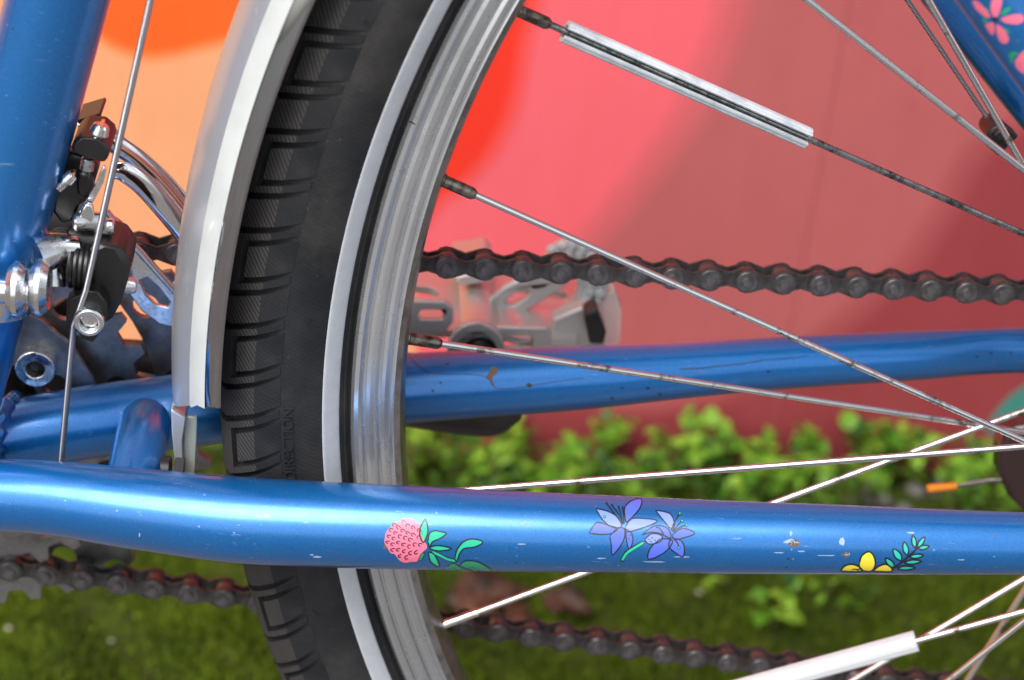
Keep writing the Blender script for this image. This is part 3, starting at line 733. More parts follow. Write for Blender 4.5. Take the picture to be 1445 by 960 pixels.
for k in range(5):
    t = math.radians(41+72*k); c = Vector((BBX+36.8*math.cos(t), 0, BBZ+36.8*math.sin(t)))
    g = G(); g.pipe((c.x, 29, c.z), (c.x, 41, c.z), 6.6, 3.1, 24); g.cyl((c.x, 33, c.z), (c.x, 41, c.z), 3.2, 16, 1); g.obj('chainring_bolt', ['chrome_worn', 'black'], bike, 38, .4)
    c = Vector((BBX+56*math.cos(t), 0, BBZ+56*math.sin(t)))
    g = G(); g.pipe((c.x, 39.5, c.z), (c.x, 53, c.z), 5, 2.6, 20); g.obj('chainring_bolt', 'chrome_worn', bike, 38, .3)
PX_, PZ_ = -258.0, -43.0
g = G(); rows = [(BBX, 66, BBZ, 17), (BBX+50, 68, BBZ+1, 13.5), (BBX+120, 70, BBZ+2, 12), (PX_-8, 72, -54, 14.5), (PX_+8, 72, -54, 14), (PX_+16, 72, -54, 8)]
rows = smooth_path(rows, 5); g.tube([r[:3] for r in rows], [r[3] for r in rows], 28, True, 0, [(1.1, .55)]*len(rows)); g.obj('crank_arm', 'crank', bike)

# ---- pedal: barrel, slotted cage plates, polished webs, studs, reflector and rubber block
# it is turned so that its plane tips towards the camera
pm_ = Matrix.Translation(Vector((PX_, 0, PZ_))) @ Matrix.Rotation(math.radians(3), 4, 'Y')
def P_(x, y, z): return pm_ @ Vector((x, y, z))
def stadium(cx, cz, L, h, n=8):
    p = []
    for i in range(n+1): t = math.radians(-90+180*i/n); p.append((cx+L/2-h/2+h/2*math.cos(t), cz+h/2*math.sin(t)))
    for i in range(n+1): t = math.radians(90+180*i/n); p.append((cx-L/2+h/2+h/2*math.cos(t), cz+h/2*math.sin(t)))
    return p
def plate_h(loops, z0, z1, g):     # horizontal plate, loops in pedal (x, y)
    t = G(); t.prism(loops, z0, z1); g.add([P_(v.x, v.z, v.y) for v in t.V], t.F); return g
g = G()
g.pipe(P_(0, 84, 0), P_(0, 150, 0), 9.5, 6.5, 28)
ped = g.obj('pedal', 'alloy', bike, 38, .5)
g = G(); g.cyl(P_(0, 70, 0), P_(0, 92, 0), 6.2, 24); g.cyl(P_(0, 92, 0), P_(0, 160, 0), 5, 20); g.obj('spindle', 'black', ped)
g = G(); plate_h([[(-50, 90), (-14, 88), (0, 94), (14, 88), (36, 92), (40, 118), (30, 142), (-8, 150), (-46, 142)], stadium(24, 127, 26, 8), stadium(-28, 118, 26, 9)], 3, 6, g); g.obj('web', 'alloy', ped, 38, .6)
def arc_px(cx, cy, rx, ry, a0, a1, n=12): return [(cx+rx*math.cos(math.radians(a0+(a1-a0)*i/n)), cy-ry*math.sin(math.radians(a0+(a1-a0)*i/n))) for i in range(n+1)]
def px_part(name, mt, Y0, Y1, loops, bev=.6):
    g = G(); g.pxprism(loops, Y0, Y1); return g.obj(name, mt, ped, 38, bev)
px_part('cage_plate', 'alloy_rough', 85, 88, [[(520, 424), (628, 426), (640, 436), (640, 456), (630, 468), (600, 480), (520, 480)], [(594, 438), (622, 438), (626, 444), (624, 452), (594, 452), (590, 446)]])
px_part('cage_plate', 'alloy_rough', 85, 88, [[(702, 462), (772, 463), (778, 470), (778, 520), (702, 520)], [(712, 474), (748, 474), (752, 480), (750, 492), (712, 492), (709, 484)]])
px_part('barrel_ring', 'alloy_rough', 82, 86, [arc_px(672, 502, 42, 46, 0, 180)+arc_px(672, 502, 30, 32, 180, 0)], .8)
px_part('slotted_arm', 'alloy_rough', 112, 115, [[(688, 434), (690, 424), (712, 406), (738, 392), (775, 388), (800, 384), (806, 398), (790, 410), (762, 428), (738, 441), (710, 446), (694, 444)], [(714, 430), (716, 422), (736, 409), (748, 406), (751, 413), (742, 422), (724, 433)]], .8)
px_part('curved_end', 'alloy_rough', 104, 110, [arc_px(790, 400, 68, 64, 28, -78)+arc_px(772, 408, 44, 40, -62, 20)], .8)
px_part('end_block', 'alloy_rough', 96, 104, [[(780, 452), (806, 440), (836, 428), (850, 440), (852, 520), (780, 520)]], 1.0)
px_part('rubber_block', 'black', 88, 98, [[(824, 446), (842, 434), (856, 470), (852, 486), (832, 486)]], 1.0)
px_part('reflector', 'reflector', 106, 118, [[(846, 420), (868, 412), (878, 440), (874, 500), (852, 505)]], 1.0)
px_part('spoke_arm', 'alloy', 118, 150, [[(640, 392), (690, 384), (700, 396), (650, 404)]], 1.0)
sg = G(); sg.sphere((0, 0, -GZ), 2.6, 12, 6, 0, (1, .7, 1)); st_me = mesh('stud', sg.V, sg.F, 'reflector', 'all')
for i in range(7):
    for j in range(2):
        t = math.radians(-72+92*i/6); q = onY(788+(46+13*j)*math.cos(t), 402-(40+13*j)*math.sin(t)+2, 103.4); o = link('stud', st_me, ped); o.location = toM(q)
px_part('far_end', 'alloy_rough', 162, 166, [arc_px(805, 372, 36, 30, 0, 180)], .8)
for k, (px, py) in enumerate(((780, 353), (795, 347), (809, 346), (823, 352), (788, 362), (803, 357), (818, 360), (834, 362))):
    o = link('stud', st_me, ped); o.location = toM(onY(px, py, 161.5))

# ---- front derailleur on the seat tube
fd = G(); zc = 22
for z0, z1 in ((14, 28),):
    a, b = st(z0), st(z1); fd.pipe(a, b, 16.2, 14.35, 56)
fdo = fd.obj('front_derailleur', 'chrome_worn', bike, 38, .6)
def lug(xa, xb, py, r, Y, mt, name, ch=1.4, seg=36):
    a, b = onY(xa, py, Y), onY(xb, py-1, Y); b.z = a.z; g = G(); g.cyl(a, b, r, seg, 0, None, ch); return g.obj(name, mt, fdo)
lug(12, 38, 408, 8.6, -21, 'chrome_worn', 'clamp_lug', 2.0); lug(44, 70, 405, 8.6, -20, 'chrome_worn', 'clamp_lug', 2.0)
lug(-60, 60, 407, 3.8, -21, 'chrome', 'clamp_bolt', .5); lug(-70, -18, 408, 5.2, -21, 'chrome', 'clamp_bolt_head', 1.0)
# silver arm from the clamp to the pivot spring
a, b = onY(52, 362, -10), onY(104, 352, -4); g = G(); g.tube([a, (a+b)/2+Vector((0, 0, 1)), b], [6.2, 5.2, 4.6], 24); g.obj('pivot_arm', 'chrome_worn', fdo)
g = G(); a, b = onY(70, 402, -8), onY(78, 330, -2); g.tube([a, b], [5, 4], 20); g.obj('pivot_arm', 'chrome_worn', fdo)
# spring
a, b = onY(100, 374, -6), onY(129, 378, -6); P = []; d, u, w = frame_of(b-a)
for i in range(97): t = 2*math.pi*i/24; P.append(a+(b-a)*(i/96)+u*(6.2*math.cos(t))+w*(6.2*math.sin(t)))
g = G(); g.tube(P, .95, 8); g.cyl(a, b, 4.4, 20); g.obj('spring', 'blackmetal', fdo)
def pxp(name, mt, Y0, Y1, loops, bev=.6, parent=None):
    g = G(); g.pxprism(loops, Y0, Y1); return g.obj(name, mt, parent or fdo, 38, bev)
pxp('lower_body', 'black', -9, 10, [[(124, 352), (140, 344), (172, 352), (184, 372), (180, 398), (170, 430), (158, 452), (142, 462), (128, 450), (126, 400)]], 2.2)
pxp('cable_clamp', 'blackmetal', -15.5, -8, [[(98, 423), (112, 418), (120, 410), (139, 413), (150, 428), (150, 452), (141, 470), (131, 484), (113, 478), (112, 468), (95, 462)]], .4)
pxp('clamp_tab', 'blackmetal', -13.5, -8, [[(94, 424), (104, 416), (113, 418), (113, 467), (104, 470), (93, 460)]], .3)
c = onY(128, 447, -14); g = G(); g.pipe((c.x, -18.5, c.z), (c.x, -13, c.z), 4.5, 2.9, 28); g.cyl((c.x, -16, c.z), (c.x, -13, c.z), 3.1, 6, 0); g.obj('clamp_screw', 'chrome_worn', fdo, 38, .5)
c = onY(183, 397, 0); g = G(); g.cyl((c.x-3, -3, c.z), (c.x+2.4, -3, c.z), 3.3, 20, 0, 2.3, .6); g.obj('pivot_pin', 'chrome_worn', fdo)
pxp('upper_body', 'black', -4, 14, [[(100, 206), (112, 194), (140, 196), (152, 206), (155, 218), (148, 230), (122, 224), (100, 214)]], 1.6)
pxp('linkage_plate', 'blackmetal', 2, 8, [[(76, 258), (96, 214), (128, 224), (140, 236), (132, 262), (128, 280), (112, 290), (104, 312), (86, 316), (74, 300)]], 1.0)
pxp('linkage_plate', 'blackmetal', -1, 4, [[(106, 244), (128, 242), (132, 268), (122, 282), (108, 276)]], 1.2)
# adjusting screws
def screw(p0, p1, r, Y, hd=None):
    a, b = onY(*p0, Y), onY(*p1, Y); g = G(); d = (b-a); n_ = 9
    P = [a+d*(i/(2*n_)) for i in range(2*n_+1)]; g.tube(P, [r if i % 2 else r*.82 for i in range(2*n_+1)], 16)
    if hd: h = d.normalized(); g.cyl(b, b+h*3.4, hd, 20, 0, hd*.85, .6); g.box(b+h*3.5, .9, hd*1.7, 1.2)
    return g.obj('limit_screw', 'chrome_worn', fdo, 30)
screw((136, 198), (139, 190), 1.7, -2, 2.9); screw((122, 240), (125, 224), 2.0, -3); screw((82, 266), (93, 256), 1.6, -4, 2.2)
pxp('link_arm', 'chrome_worn', -4, -2.4, [[(106, 312), (110, 300), (134, 262), (140, 246), (146, 234), (150, 240), (146, 258), (124, 300), (120, 318), (110, 326)]], .4)
pxp('link_arm', 'chrome', -7, -5, [[(113, 300), (120, 288), (130, 290), (133, 304), (128, 324), (116, 328), (112, 316)]], .6)
c = onY(122, 310, -6); g = G(); g.cyl((c.x-4, -6, c.z-1), (c.x+5, -3, c.z-1.5), 2.8, 20, 0, None, .6); g.obj('pivot_pin', 'chrome_worn', fdo)
c = onY(152, 320, -2); g = G(); g.cyl((c.x-4, -2, c.z), (c.x+2, -2, c.z), 2.6, 20, 0, None, .6); g.obj('pivot_pin', 'chrome_worn', fdo)
c0 = onY(124, 336, 0); g = G(); g.cyl((c0.x-6, 0, c0.z), (c0.x+7, 0, c0.z-1), 4.2, 20, 0, None, .6); g.obj('pivot_barrel', 'black', fdo)
# cage
def px_band(name, mt, pts, Y, parent):
    rows = smooth_path([(*onY(x, y, Y), r) for x, y, r in pts], 5); g = G(); g.tube([r[:3] for r in rows], [r[3] for r in rows], 20, True, 0, [(1, .42)]*len(rows)); return g.obj(name, mt, parent)
px_band('outer_cage', 'chrome', [(112, 184, 3.2), (140, 184, 4.2), (165, 204, 3.6), (196, 226, 3.5), (232, 260, 3.6), (266, 302, 3.6), (304, 356, 3.4)], 51, fdo)
pxp('cage_bridge', 'blackmetal', 36, 50, [[(108, 170), (141, 160), (143, 165), (110, 176)]], .4)
px_band('inner_cage', 'chrome', [(158, 242, 2.6), (176, 243, 3.6), (204, 262, 4.0), (234, 294, 4.2), (262, 330, 4.0), (292, 376, 3.6)], 38, fdo)
pxp('inner_cage', 'chrome_worn', 33, 34.8, [[(146, 298), (154, 298), (196, 352), (246, 408), (280, 440), (276, 470), (248, 462), (222, 456), (200, 440), (178, 410), (186, 388), (180, 360), (158, 326)], [(198, 396), (208, 392), (226, 408), (240, 426), (236, 434), (220, 430), (206, 416)]], .5)
g = G()
a = [onY(*p, 32.5) for p in ((148, 298), (170, 328), (198, 356), (246, 410), (282, 444))]; g.tube(a, 1.3, 10); g.obj('cage_edge', 'chrome', fdo)

# ---- shift cable
a, b = onY(216, -16, -15), onY(122, 408, -15); c, d_ = onY(104, 458, -15), onY(85, 665, -9)
g = G(); g.tube([a+(a-b)*1.6, a, b, c, d_, d_+(d_-c)*.3], 1.0, 14); g.obj('shift_cable', 'steelcable', bike)
# thin cable beside the seat stay
a, b = onY(1280, 0, 40), onY(1392, 165, 40); g = G(); g.tube([a+(a-b)*.5, a, b], .75, 10); g.obj('brake_cable', 'steelcable', bike)

# ---- stickers, chips and scuffs: thin films laid on the tubes
def press(px, py, which, off):
    d = ray(px, py).normalized(); h = bvh[which].ray_cast(_o, d)
    if h[0] is None: return None
    n = h[1]; n = n if n.dot(d) < 0 else -n
    return h[0]+n*off
class Film:
    def __init__(s, which, zx, zy, sc): s.w = which; s.zx, s.zy, s.sc = zx, zy, sc; s.g = G()
    def pt(s, p, off): return press(s.zx+p[0]/s.sc, s.zy+p[1]/s.sc, s.w, off)
    def fill(s, L, mi, off=.06, outline=None, width=5.6, rnd=True):
        pts = [tuple(map(float, p)) for p in (smooth_path(L+[L[0]], 3)[:-1] if rnd else L)]
        bm = bmesh.new(); vs = [bm.verts.new((x, y, 0)) for x, y in pts]
        es = [bm.edges.new((vs[i], vs[(i+1) % len(vs)])) for i in range(len(vs))]
        bmesh.ops.triangle_fill(bm, use_beauty=True, use_dissolve=False, edges=es)
        for _ in range(7):
            le = [e for e in bm.edges if e.calc_length() > 3.2*s.sc]
            if not le: break
            bmesh.ops.subdivide_edges(bm, edges=le, cuts=1); bmesh.ops.triangulate(bm, faces=[f_ for f_ in bm.faces if len(f_.verts) > 3])
        bm.verts.index_update()
        bm.verts.ensure_lookup_table(); mp = {}; V = []
        for v in bm.verts:
            q = s.pt((v.co.x, v.co.y), off)
            if q is not None: mp[v.index] = len(V); V.append(q)
        F = [[mp[v.index] for v in f.verts] for f in bm.faces if all(v.index in mp for v in f.verts)]
        bm.free(); s.g.add(V, F, mi)
        if outline is not None: s.line(pts+[pts[0]], outline, width, off+.05, False)
    def line(s, L, mi, width=4.0, off=.12, rnd=True):
        P = smooth_path(L, 5) if rnd and len(L) > 2 else [np.array(p, float) for p in L]
        if len(P) == 2: P = [P[0]+(P[1]-P[0])*i/4 for i in range(5)]
        V = []; ok = True; n_ = len(P)
        for i, p in enumerate(P):
            t = P[min(i+1, n_-1)]-P[max(i-1, 0)]; l = np.linalg.norm(t); t = t/l if l > 0 else np.array([1, 0]); nn = np.array([-t[1], t[0]])
            k = width/2*(.6 if i in (0, n_-1) else 1)
            a, b = s.pt(p+nn*k, off), s.pt(p-nn*k, off); V.append((a, b))
        VV = []; F = []
        for i in range(n_-1):
            if None in V[i] or None in V[i+1]: continue
            b = len(VV); VV += [V[i][0], V[i][1], V[i+1][1], V[i+1][0]]; F.append((b, b+1, b+2, b+3))
        s.g.add(VV, F, mi)
    def dot(s, c, r, mi, off=.16):
        s.fill([(c[0]+r*math.cos(t), c[1]+r*math.sin(t)) for t in np.linspace(0, 2*math.pi, 9)[:-1]], mi, off, None, 0, False)
    def obj(s, name, mats, parent, label):
        o = link(name, mesh(name, s.g.V, s.g.F, ['st_'+m if 'st_'+m in M else m for m in mats], False, s.g.M), parent); o['label'] = label; return o
# clover
f = Film('near', 500, 680, 2.89)
f.fill([(124, 232), (130, 205), (148, 185), (158, 168), (185, 160), (205, 149), (235, 152), (262, 168), (275, 195), (283, 235), (297, 266), (280, 285), (268, 302), (255, 324), (230, 326), (205, 330), (182, 318), (165, 295), (148, 290), (135, 268), (124, 250)], 0)
rs = random.Random(3); bx_, by_ = 296.0, 262.0
for ri, rad in enumerate((26, 48, 70, 92, 114, 136, 156)):
    nn = max(3, int(rad*1.75/17)); 
    for q in range(nn):
        a = math.radians(118+ (q+.5*(ri % 2)+rs.uniform(-.12, .12))*(150/nn)); c = (bx_+rad*math.cos(a)*1.02, by_-rad*math.sin(a)*.98)
        if ((c[0]-204)/72)**2+((c[1]-240)/78)**2 > 1: continue
        dx, dy = math.cos(a), -math.sin(a); px_, py_ = -dy, dx; l = rs.uniform(12, 17); w = rs.uniform(4.2, 6)
        f.line([(c[0]-dx*l*.5+px_*w, c[1]-dy*l*.5+py_*w), (c[0]+dx*l*.35+px_*w, c[1]+dy*l*.35+py_*w), (c[0]+dx*l*.62, c[1]+dy*l*.62), (c[0]+dx*l*.35-px_*w, c[1]+dy*l*.35-py_*w), (c[0]-dx*l*.1-px_*w, c[1]-dy*l*.1-py_*w)], 3, 4.2)
f.fill([(290, 150), (299, 185), (298, 215), (282, 248), (268, 222), (268, 190)], 1, .06, 3)
f.fill([(300, 245), (306, 212), (325, 200), (350, 203), (375, 211), (348, 232), (318, 245), (308, 265)], 1, .06, 3)
f.fill([(303, 268), (335, 260), (370, 264), (397, 273), (365, 280), (330, 280)], 1, .06, 3)
f.fill([(302, 286), (322, 292), (338, 315), (347, 345), (325, 338), (308, 318)], 1, .06, 3)
f.fill([(262, 318), (270, 298), (288, 286), (284, 302), (270, 322)], 2, .06, 3, 3)
f.line([(318, 285), (350, 300), (380, 315), (412, 322)], 3, 15, .05); f.line([(318, 285), (350, 300), (380, 315), (412, 322)], 1, 9, .10)
f.fill([(410, 312), (420, 275), (445, 245), (475, 234), (512, 238), (522, 250), (490, 266), (448, 272), (428, 295), (418, 325)], 1, .06, 3)
f.fill([(374, 364), (380, 345), (405, 330), (428, 345), (436, 366), (400, 370)], 2, .06, 3, 4, False)
f.fill([(428, 342), (450, 323), (495, 324), (535, 342), (562, 366), (520, 366), (470, 358)], 2, .06, 3, 4)
for c in ((390, 355), (405, 350), (415, 358), (470, 350), (482, 346), (490, 352)): f.dot(c, 2.6, 3)
f.obj('flower_sticker', ['pink', 'green', 'leafgreen', 'ink'], near_stay, 'pink clover flower sticker with green leaves')
# two blue lilies
f = Film('near', 500, 680, 2.89)
for L, mi in (([(985, 110), (1030, 120), (1068, 140), (1088, 170), (1085, 186), (1050, 185), (1012, 155)], 1), ([(958, 210), (975, 180), (995, 165), (1035, 178), (1075, 190), (1050, 210), (1010, 215)], 0),
              ([(1042, 222), (1070, 192), (1100, 190), (1102, 225), (1085, 262), (1052, 298), (1048, 260)], 0), ([(1105, 150), (1102, 108), (1130, 78), (1170, 70), (1166, 105), (1138, 140), (1110, 165)], 0),
              ([(1105, 185), (1130, 152), (1180, 150), (1236, 160), (1190, 184), (1112, 205)], 1), ([(1106, 192), (1132, 212), (1134, 250), (1120, 274), (1110, 240)], 0),
              ([(1228, 118), (1262, 122), (1292, 135), (1306, 172), (1294, 194), (1258, 155)], 1), ([(1298, 216), (1340, 190), (1390, 210), (1345, 228), (1305, 236)], 0),
              ([(1290, 230), (1330, 238), (1346, 270), (1340, 305), (1310, 290), (1282, 262)], 0), ([(1248, 232), (1290, 235), (1296, 252), (1262, 290), (1200, 316), (1206, 272)], 0),
              ([(1172, 218), (1205, 190), (1240, 178), (1280, 192), (1290, 230), (1250, 212), (1210, 206)], 0), ([(1184, 236), (1212, 212), (1254, 220), (1246, 245), (1202, 254)], 1)):
    f.fill(L, mi, .06, 3, 5.2)
for L in ([(1095, 175), (1060, 130), (1028, 88)], [(1096, 172), (1075, 130), (1050, 95)], [(1097, 172), (1088, 140), (1078, 103)], [(1100, 172), (1098, 140), (1094, 106)], [(1292, 200), (1305, 165), (1327, 130)],
          [(1296, 202), (1318, 180), (1334, 160)], [(1298, 205), (1330, 185), (1355, 176)], [(1262, 215), (1245, 190), (1230, 186)], [(1305, 235), (1318, 250), (1324, 268)]): f.line(L, 3, 5.2, .17)
for c in ((1028, 88), (1050, 96), (1078, 103), (1094, 106)): f.dot(c, 4.5, 3, .18)
for c in ((1020, 143), (1327, 130), (1337, 160), (1355, 178), (1323, 268)): f.dot(c, 6.5, 3, .17); f.dot(c, 4, 2, .2)
for c in ((1202, 235), (1214, 228), (1226, 238), (1210, 244), (1120, 232), (1126, 218)): f.dot(c, 2.6, 3, .18)
f.line([(1182, 246), (1140, 270), (1110, 290), (1090, 326)], 3, 17, .05); f.line([(1180, 247), (1140, 271), (1111, 291), (1092, 320)], 2, 10, .1)
f.obj('flower_sticker', ['indigo', 'indigo_light', 'green', 'ink'], near_stay, 'sticker of two blue lilies with dark outlines')
# yellow flower with sprig
f = Film('near', 1000, 680, 3.247)
f.fill([(605, 408), (622, 386), (655, 377), (688, 388), (704, 408), (655, 411)], 0, .06, 2, 7)
f.fill([(752, 410), (776, 388), (810, 377), (836, 392), (838, 410), (795, 411)], 0, .06, 2, 7)
f.fill([(690, 375), (702, 338), (735, 320), (757, 342), (763, 380), (745, 408), (708, 406), (692, 392)], 0, .09, 2, 7)
for L in ([(672, 402), (690, 398), (705, 402)], [(655, 402), (672, 398), (690, 408)]): f.line(L, 2, 4, .2)
f.line([(838, 402), (880, 372), (912, 345), (938, 322), (958, 300)], 2, 9, .1)
for a, b, w in (((852, 392), (810, 351), 12), ((884, 362), (846, 308), 14), ((910, 338), (895, 276), 12), ((946, 305), (936, 246), 10), ((956, 302), (990, 254), 10), ((918, 344), (984, 337), 9), ((894, 370), (974, 364), 9), ((862, 396), (946, 393), 9), ((958, 306), (1010, 296), 9)):
    a = np.array(a, float); b = np.array(b, float); t = b-a; n_ = np.array([-t[1], t[0]])/np.linalg.norm(t)
    f.fill([tuple(a), tuple(a+t*.35+n_*w), tuple(a+t*.75+n_*w*.8), tuple(b), tuple(a+t*.75-n_*w*.8), tuple(a+t*.35-n_*w)], 1, .08, 2, 7)
f.obj('flower_sticker', ['yellow', 'teal', 'ink'], near_stay, 'yellow flower sticker with a teal leafed sprig')
# pink flowers on the seat stay
f = Film('ss', 1100, 0, 3.84)
for L in ([(1045, 5), (1075, 8), (1125, 60), (1142, 92), (1115, 92), (1065, 50)], [(1150, 0), (1180, -14), (1206, 0), (1185, 82), (1160, 90), (1144, 50)], [(1195, 102), (1255, 82), (1312, 80), (1322, 110), (1292, 130), (1225, 124)],
          [(1178, 130), (1218, 160), (1242, 212), (1226, 236), (1196, 225), (1174, 170)], [(1112, 135), (1148, 120), (1166, 140), (1160, 184), (1144, 186)], [(1275, 330), (1325, 275), (1360, 300), (1350, 400), (1310, 392), (1280, 360)],
          [(1360, 330), (1420, 300), (1450, 340), (1400, 380)]): f.fill(L, 0, .06)
for L in ([(1195, 80), (1215, 50), (1250, 38), (1245, 62), (1210, 84)], [(1095, 105), (1110, 96), (1130, 112), (1115, 124)], [(1215, 150), (1240, 160), (1252, 182), (1232, 172)], [(1242, 290), (1270, 280), (1296, 290), (1270, 312), (1262, 350), (1248, 325)], [(1310, 580), (1340, 550), (1350, 590), (1318, 600)], [(1112, 40), (1128, 46), (1135, 66), (1120, 56)]): f.fill(L, 1, .05)
f.dot((1168, 106), 14, 2, .1)
f.obj('flower_sticker', ['pink_soft', 'leafgreen', 'ink'], near_ss, 'pink five-petalled flower sticker on the seat stay')
# chips and scuffs
def blob(which, cx, cy, rx, ry, seed, mt, parent, name):
    r_ = random.Random(seed); f = Film(which, 0, 0, 1); f.fill([(cx+rx*math.cos(t)*r_.uniform(.55, 1.2), cy+ry*math.sin(t)*r_.uniform(.55, 1.2)) for t in np.linspace(0, 2*math.pi, 12)[:-1]], 0, .05, None, 0, False)
    o = link(name, mesh(name, f.g.V, f.g.F, mt, False), parent); return o
for i, (cx, cy, rx, ry, mt) in enumerate([(1121, 767, 9, 6, 'rust'), (1118, 765, 12, 4, 'chip'), (1122, 768, 6, 4, 'rust'), (1194, 783, 6, 4, 'rust'), (1196, 782, 5, 2.5, 'chip'), (1188, 764, 4, 6, 'chip'), (1116, 753, 2, 4, 'chip'),
        (447, 786, 8, 1.6, 'chip'), (440, 783, 4, 1.2, 'chip'), (738, 739, 5, 2, 'chip'), (746, 737, 7, .8, 'chip'), (543, 772, 3, 3.5, 'rust'), (197, 755, 1.2, 3, 'chip'), (165, 721, 2, 1.4, 'chip'), (736, 768, 8, .8, 'chip'),
        (848, 788, 7, .9, 'chip'), (925, 793, 20, .8, 'chip'), (962, 786, 12, .8, 'chip'), (1168, 784, 16, .7, 'chip'), (1098, 780, 9, .8, 'chip'), (1130, 778, 6, .8, 'chip'), (1356, 790, 6, .8, 'chip'), (1404, 758, 2, 1.4, 'rust'), (330, 752, 2, 1, 'chip')]):
    blob('near', cx, cy, rx, ry, i, mt, near_stay, 'paint_scuff')
for i, (cx, cy, rx, ry) in enumerate([(1005, 742, 30, 0), (1285, 752, 6, 1.6)]):
    if ry: blob('near', cx, cy, rx, ry, 60+i, 'chip', near_stay, 'paint_scuff')
# crack and chips on the far stay
f = Film('far', 560, 320, 3)
f.line([(60, 555), (90, 590), (130, 615), (200, 625), (300, 625), (380, 638), (408, 672), (430, 686), (500, 684), (600, 668), (700, 652), (790, 642)], 0, 3.0, .06)
f.fill([(375, 640), (392, 615), (400, 595), (425, 598), (425, 620), (404, 640), (412, 668), (402, 672), (392, 652)], 1, .05); f.fill([(546, 668), (560, 662), (575, 672), (560, 682)], 0, .06)
f.obj('paint_crack', ['ink', 'rust'], far_stay, 'dark hairline crack with a chipped spot')
f = Film('far', 900, 320, 2.527)
f.line([(150, 508), (220, 505), (300, 496), (380, 488), (450, 476)], 0, 4.5, .06); f.line([(450, 476), (540, 470), (610, 460)], 0, 3, .06)
f.obj('paint_crack', ['ink'], far_stay, 'dark hairline crack towards the rear')

for i, (cx, cy) in enumerate([(560+a/3, 320+b/3) for a, b in ((215, 582), (186, 660), (152, 694), (912, 726), (955, 684), (1062, 684))]+[(900+a/2.527, 320+b/2.527) for a, b in ((38, 576), (465, 516), (1210, 462), (1260, 452), (1330, 452), (80, 598))]):
    blob('far', cx, cy, 2.6, 2.2, 200+i, 'st_ink', far_stay, 'paint_chip')

# ================================================================== PLANTS AND LITTER
def leaf_mesh(name, L, Wd, cup, mt, tip=.6):
    V = []; F = []; n_ = 5
    for i in range(n_+1):
        t = i/n_; w = Wd*math.sin(math.pi*(t**tip))*.5; z = cup*math.sin(math.pi*t*.9)*.35-cup*.25*t*t
        V += [(t*L, -w, z+cup*.28*(w/Wd)), (t*L, 0, z), (t*L, w, z+cup*.28*(w/Wd))]
    for i in range(n_):
        for j in (0, 1): a = i*3+j; F.append((a, a+1, a+4, a+3))
    return mesh(name, [(x/1000, y/1000, z/1000) for x, y, z in V], F, mt, 'all', None, True)
leaves = [leaf_mesh('leaf', 14, 11, 5, 'leaf', .75), leaf_mesh('leaf', 11, 6, 4, 'leaf', .9), leaf_mesh('leaf', 16, 12, 6, 'leaf', .8), leaf_mesh('leaf', 9, 8, 3, 'leaf', .65)]
leaves_d = [leaf_mesh('leaf', 13, 10, 5, 'leaf_dark', .75), leaf_mesh('leaf', 10, 8, 4, 'leaf_dark', .7), leaf_mesh('leaf', 16, 13, 6, 'leaf_dark', .8)]
r_ = random.Random(11)
def weed(x, y, h, n_leaf, dark, label, group, spread=16):
    root = bpy.data.objects.new('weed', None); col.objects.link(root); root.location = toM((x, y, -GZ)); tag(root, label, 'weed', group)
    g = G(); tips = []
    z0 = hill(x, y)-3
    for s in range(max(2, n_leaf//3)):
        a = r_.uniform(0, 2*math.pi); k = r_.uniform(.2, 1)*spread; hh = h*r_.uniform(.55, 1.05)
        P = [Vector((0, 0, z0)), Vector((k*.35*math.cos(a), k*.35*math.sin(a)*.7, z0+hh*.55)), Vector((k*math.cos(a), k*math.sin(a)*.7, z0+hh))]; tips.append(P)
        g.tube([p+Vector((0, 0, -GZ)) for p in P], [.9, .7, .45], 6)
    o = g.obj('stem', 'stem', root)
    for i in range(n_leaf):
        P = tips[i % len(tips)]; t = r_.choice((.35, .6, .8, 1, 1)); p = P[0].lerp(P[1], t*2) if t < .5 else P[1].lerp(P[2], t*2-1)
        o = link('leaf', r_.choice(leaves_d if dark or r_.random() < .22 else leaves), root)
        o.location = p/1000; o.rotation_euler = (r_.uniform(-.5, .5), r_.uniform(-.85, .35), r_.uniform(0, 2*math.pi)); o.scale = [r_.uniform(.5, 1.12)]*3
WL = 'leafy bright green weed in the row along the foot of the mural wall'
for i in range(60):
    x = -330+i*7.9+r_.uniform(-5, 5); y = r_.uniform(440, 500); xx = (x+330)/470
    hmax = 44+9*math.sin(x*.045)+5*math.sin(x*.11)
    if 20 < x < 78 and y < 490: y = 494
    weed(x, y, hmax*r_.uniform(.75, 1.12), r_.randint(15, 22), False, WL, 'weeds along the wall')
for i in range(7): weed(135+i*26, r_.uniform(450, 500), 40*r_.uniform(.7, 1.1), 11, False, WL, 'weeds along the wall')
for i in range(12): weed(-640+i*24, r_.uniform(440, 500), 32*r_.uniform(.7, 1.1), 8, False, WL, 'weeds along the wall')
for i in range(22):
    x = -300+i*20+r_.uniform(-8, 8)
    if 10 < x < 90: continue
    weed(x, r_.uniform(405, 455), 26*r_.uniform(.7, 1.2), 9, True, 'low dark green weed between the moss and the taller weeds', 'low dark weeds in front of the row')
for (px, py) in ((1060, 828), (1110, 838), (1165, 826), (1195, 842), (1095, 862), (1005, 822), (1230, 822)):
    q = onZ(px, py, -GZ+8); weed(q.x, q.y, 14, 6, False, 'small round leafed seedling growing out of the moss', 'seedlings in the moss', 10)
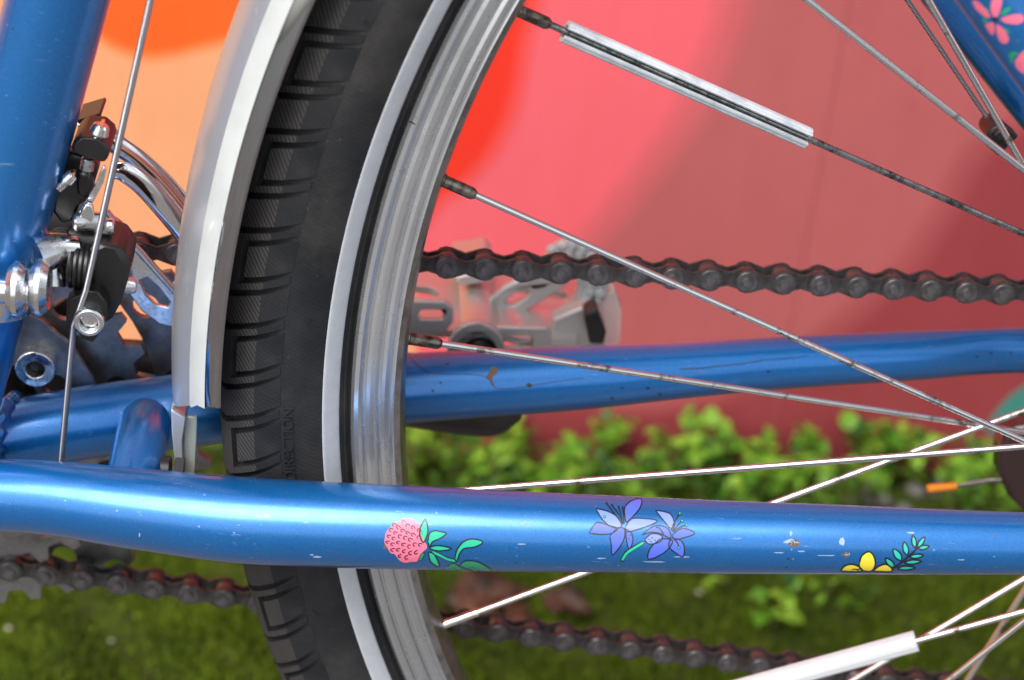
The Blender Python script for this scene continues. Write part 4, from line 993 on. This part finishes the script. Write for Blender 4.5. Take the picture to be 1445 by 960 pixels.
# moss: countless tiny blades
def moss(n_):
    x = rng.uniform(-620, 260, n_); y = rng.uniform(170, 480, n_); cl = np.sin(x*.05+1)*np.cos(y*.06)+np.sin(x*.13+y*.09)
    soil = ((x > 5) & (x < 110) & (y > 440)); keep = (rng.random(n_) < .72+.28*cl) & ~soil; x, y = x[keep], y[keep]; n_ = len(x)
    z = np.array([hill(a, b) for a, b in zip(x, y)])-GZ-2.2; h = rng.uniform(3, 8.5, n_)*(1+.25*cl[keep]); a = rng.uniform(0, 2*np.pi, n_); w = rng.uniform(.7, 1.5, n_); l = rng.normal(0, 2.4, (n_, 2))
    V = np.empty((n_, 3, 3)); V[:, 0] = np.stack([x-w*np.cos(a), y-w*np.sin(a), z], 1); V[:, 1] = np.stack([x+w*np.cos(a), y+w*np.sin(a), z], 1); V[:, 2] = np.stack([x+l[:, 0], y+l[:, 1], z+h], 1)
    V[:, :, 2] += GZ; V /= 1000; me = bpy.data.meshes.new('moss'); me.vertices.add(n_*3); me.vertices.foreach_set('co', V.ravel()); me.loops.add(n_*3); me.loops.foreach_set('vertex_index', np.arange(n_*3, dtype=np.int32))
    me.polygons.add(n_); me.polygons.foreach_set('loop_start', np.arange(0, n_*3, 3, dtype=np.int32)); me.update(calc_edges=True); me.validate(); me.materials.append(M['moss']); return link('moss', me)
ms = moss(110000); tag(ms, 'short dark olive moss covering the ground', 'moss', kind='stuff')
# dry leaves
def dry_leaf(px, py, L, W_, rz, curl, label):
    q = onZ(px, py, -GZ+9); V = []; F = []; n_ = 9
    for i in range(n_+1):
        t = i/n_; w = W_*math.sin(math.pi*t**.8)*.5*(1+.14*math.sin(i*2.3))
        for j in (-2, -1, 0, 1, 2): V.append((t*L-L/2, w*j/2, curl*abs(j/2)**1.5*.6+curl*.7*math.sin(t*5)*.4+curl*.3*math.sin(j*1.7+i)))
    for i in range(n_):
        for j in range(4): a = i*5+j; F.append((a, a+1, a+6, a+5))
    me = mesh('dry_leaf', [(x/1000, y/1000, z/1000) for x, y, z in V], F, 'dry', 'all', None, True); o = link('dry_leaf', me)
    s = o.modifiers.new('thickness', 'SOLIDIFY'); s.thickness = .0004
    o.location = toM((q.x, q.y, -GZ+hill(q.x, q.y)+7)); o.rotation_euler = (.25, -.1, rz); tag(o, label, 'leaf'); return o
dry_leaf(688, 842, 50, 34, .3, 9, 'large curled brown dry leaf on the moss under the chain stay')
dry_leaf(800, 860, 30, 22, -.4, 7, 'small reddish brown dry leaf lying over the lower chain run')
dry_leaf(730, 872, 26, 14, 1.1, 5, 'narrow pale brown dry leaf beside the large curled one')
for (px, py) in ((157, 895), (985, 845), (12, 888)):
    q = onZ(px, py, -GZ+6); g = G(); s = r_.uniform(1.2, 2.1); g.sphere((q.x, q.y, -GZ+hill(q.x, q.y)+5), s, 8, 5, 0, (1, .8, .45)); o = g.obj('fallen_petal', 'petal', None, 'all'); tag(o, 'tiny pale petal lying on the moss', 'petal', 'petals on the moss')
for i in range(26):
    x, y = r_.uniform(8, 105), r_.uniform(440, 500); g = G(); g.sphere((x, y, -GZ+hill(x, y)+1), r_.uniform(2, 7), 8, 5, 0, (1, .9, .6)); o = g.obj('gravel_stone', 'pebble', None, 'all'); tag(o, 'small grey stone on bare soil among the weeds', 'stone', 'stones on the bare soil')
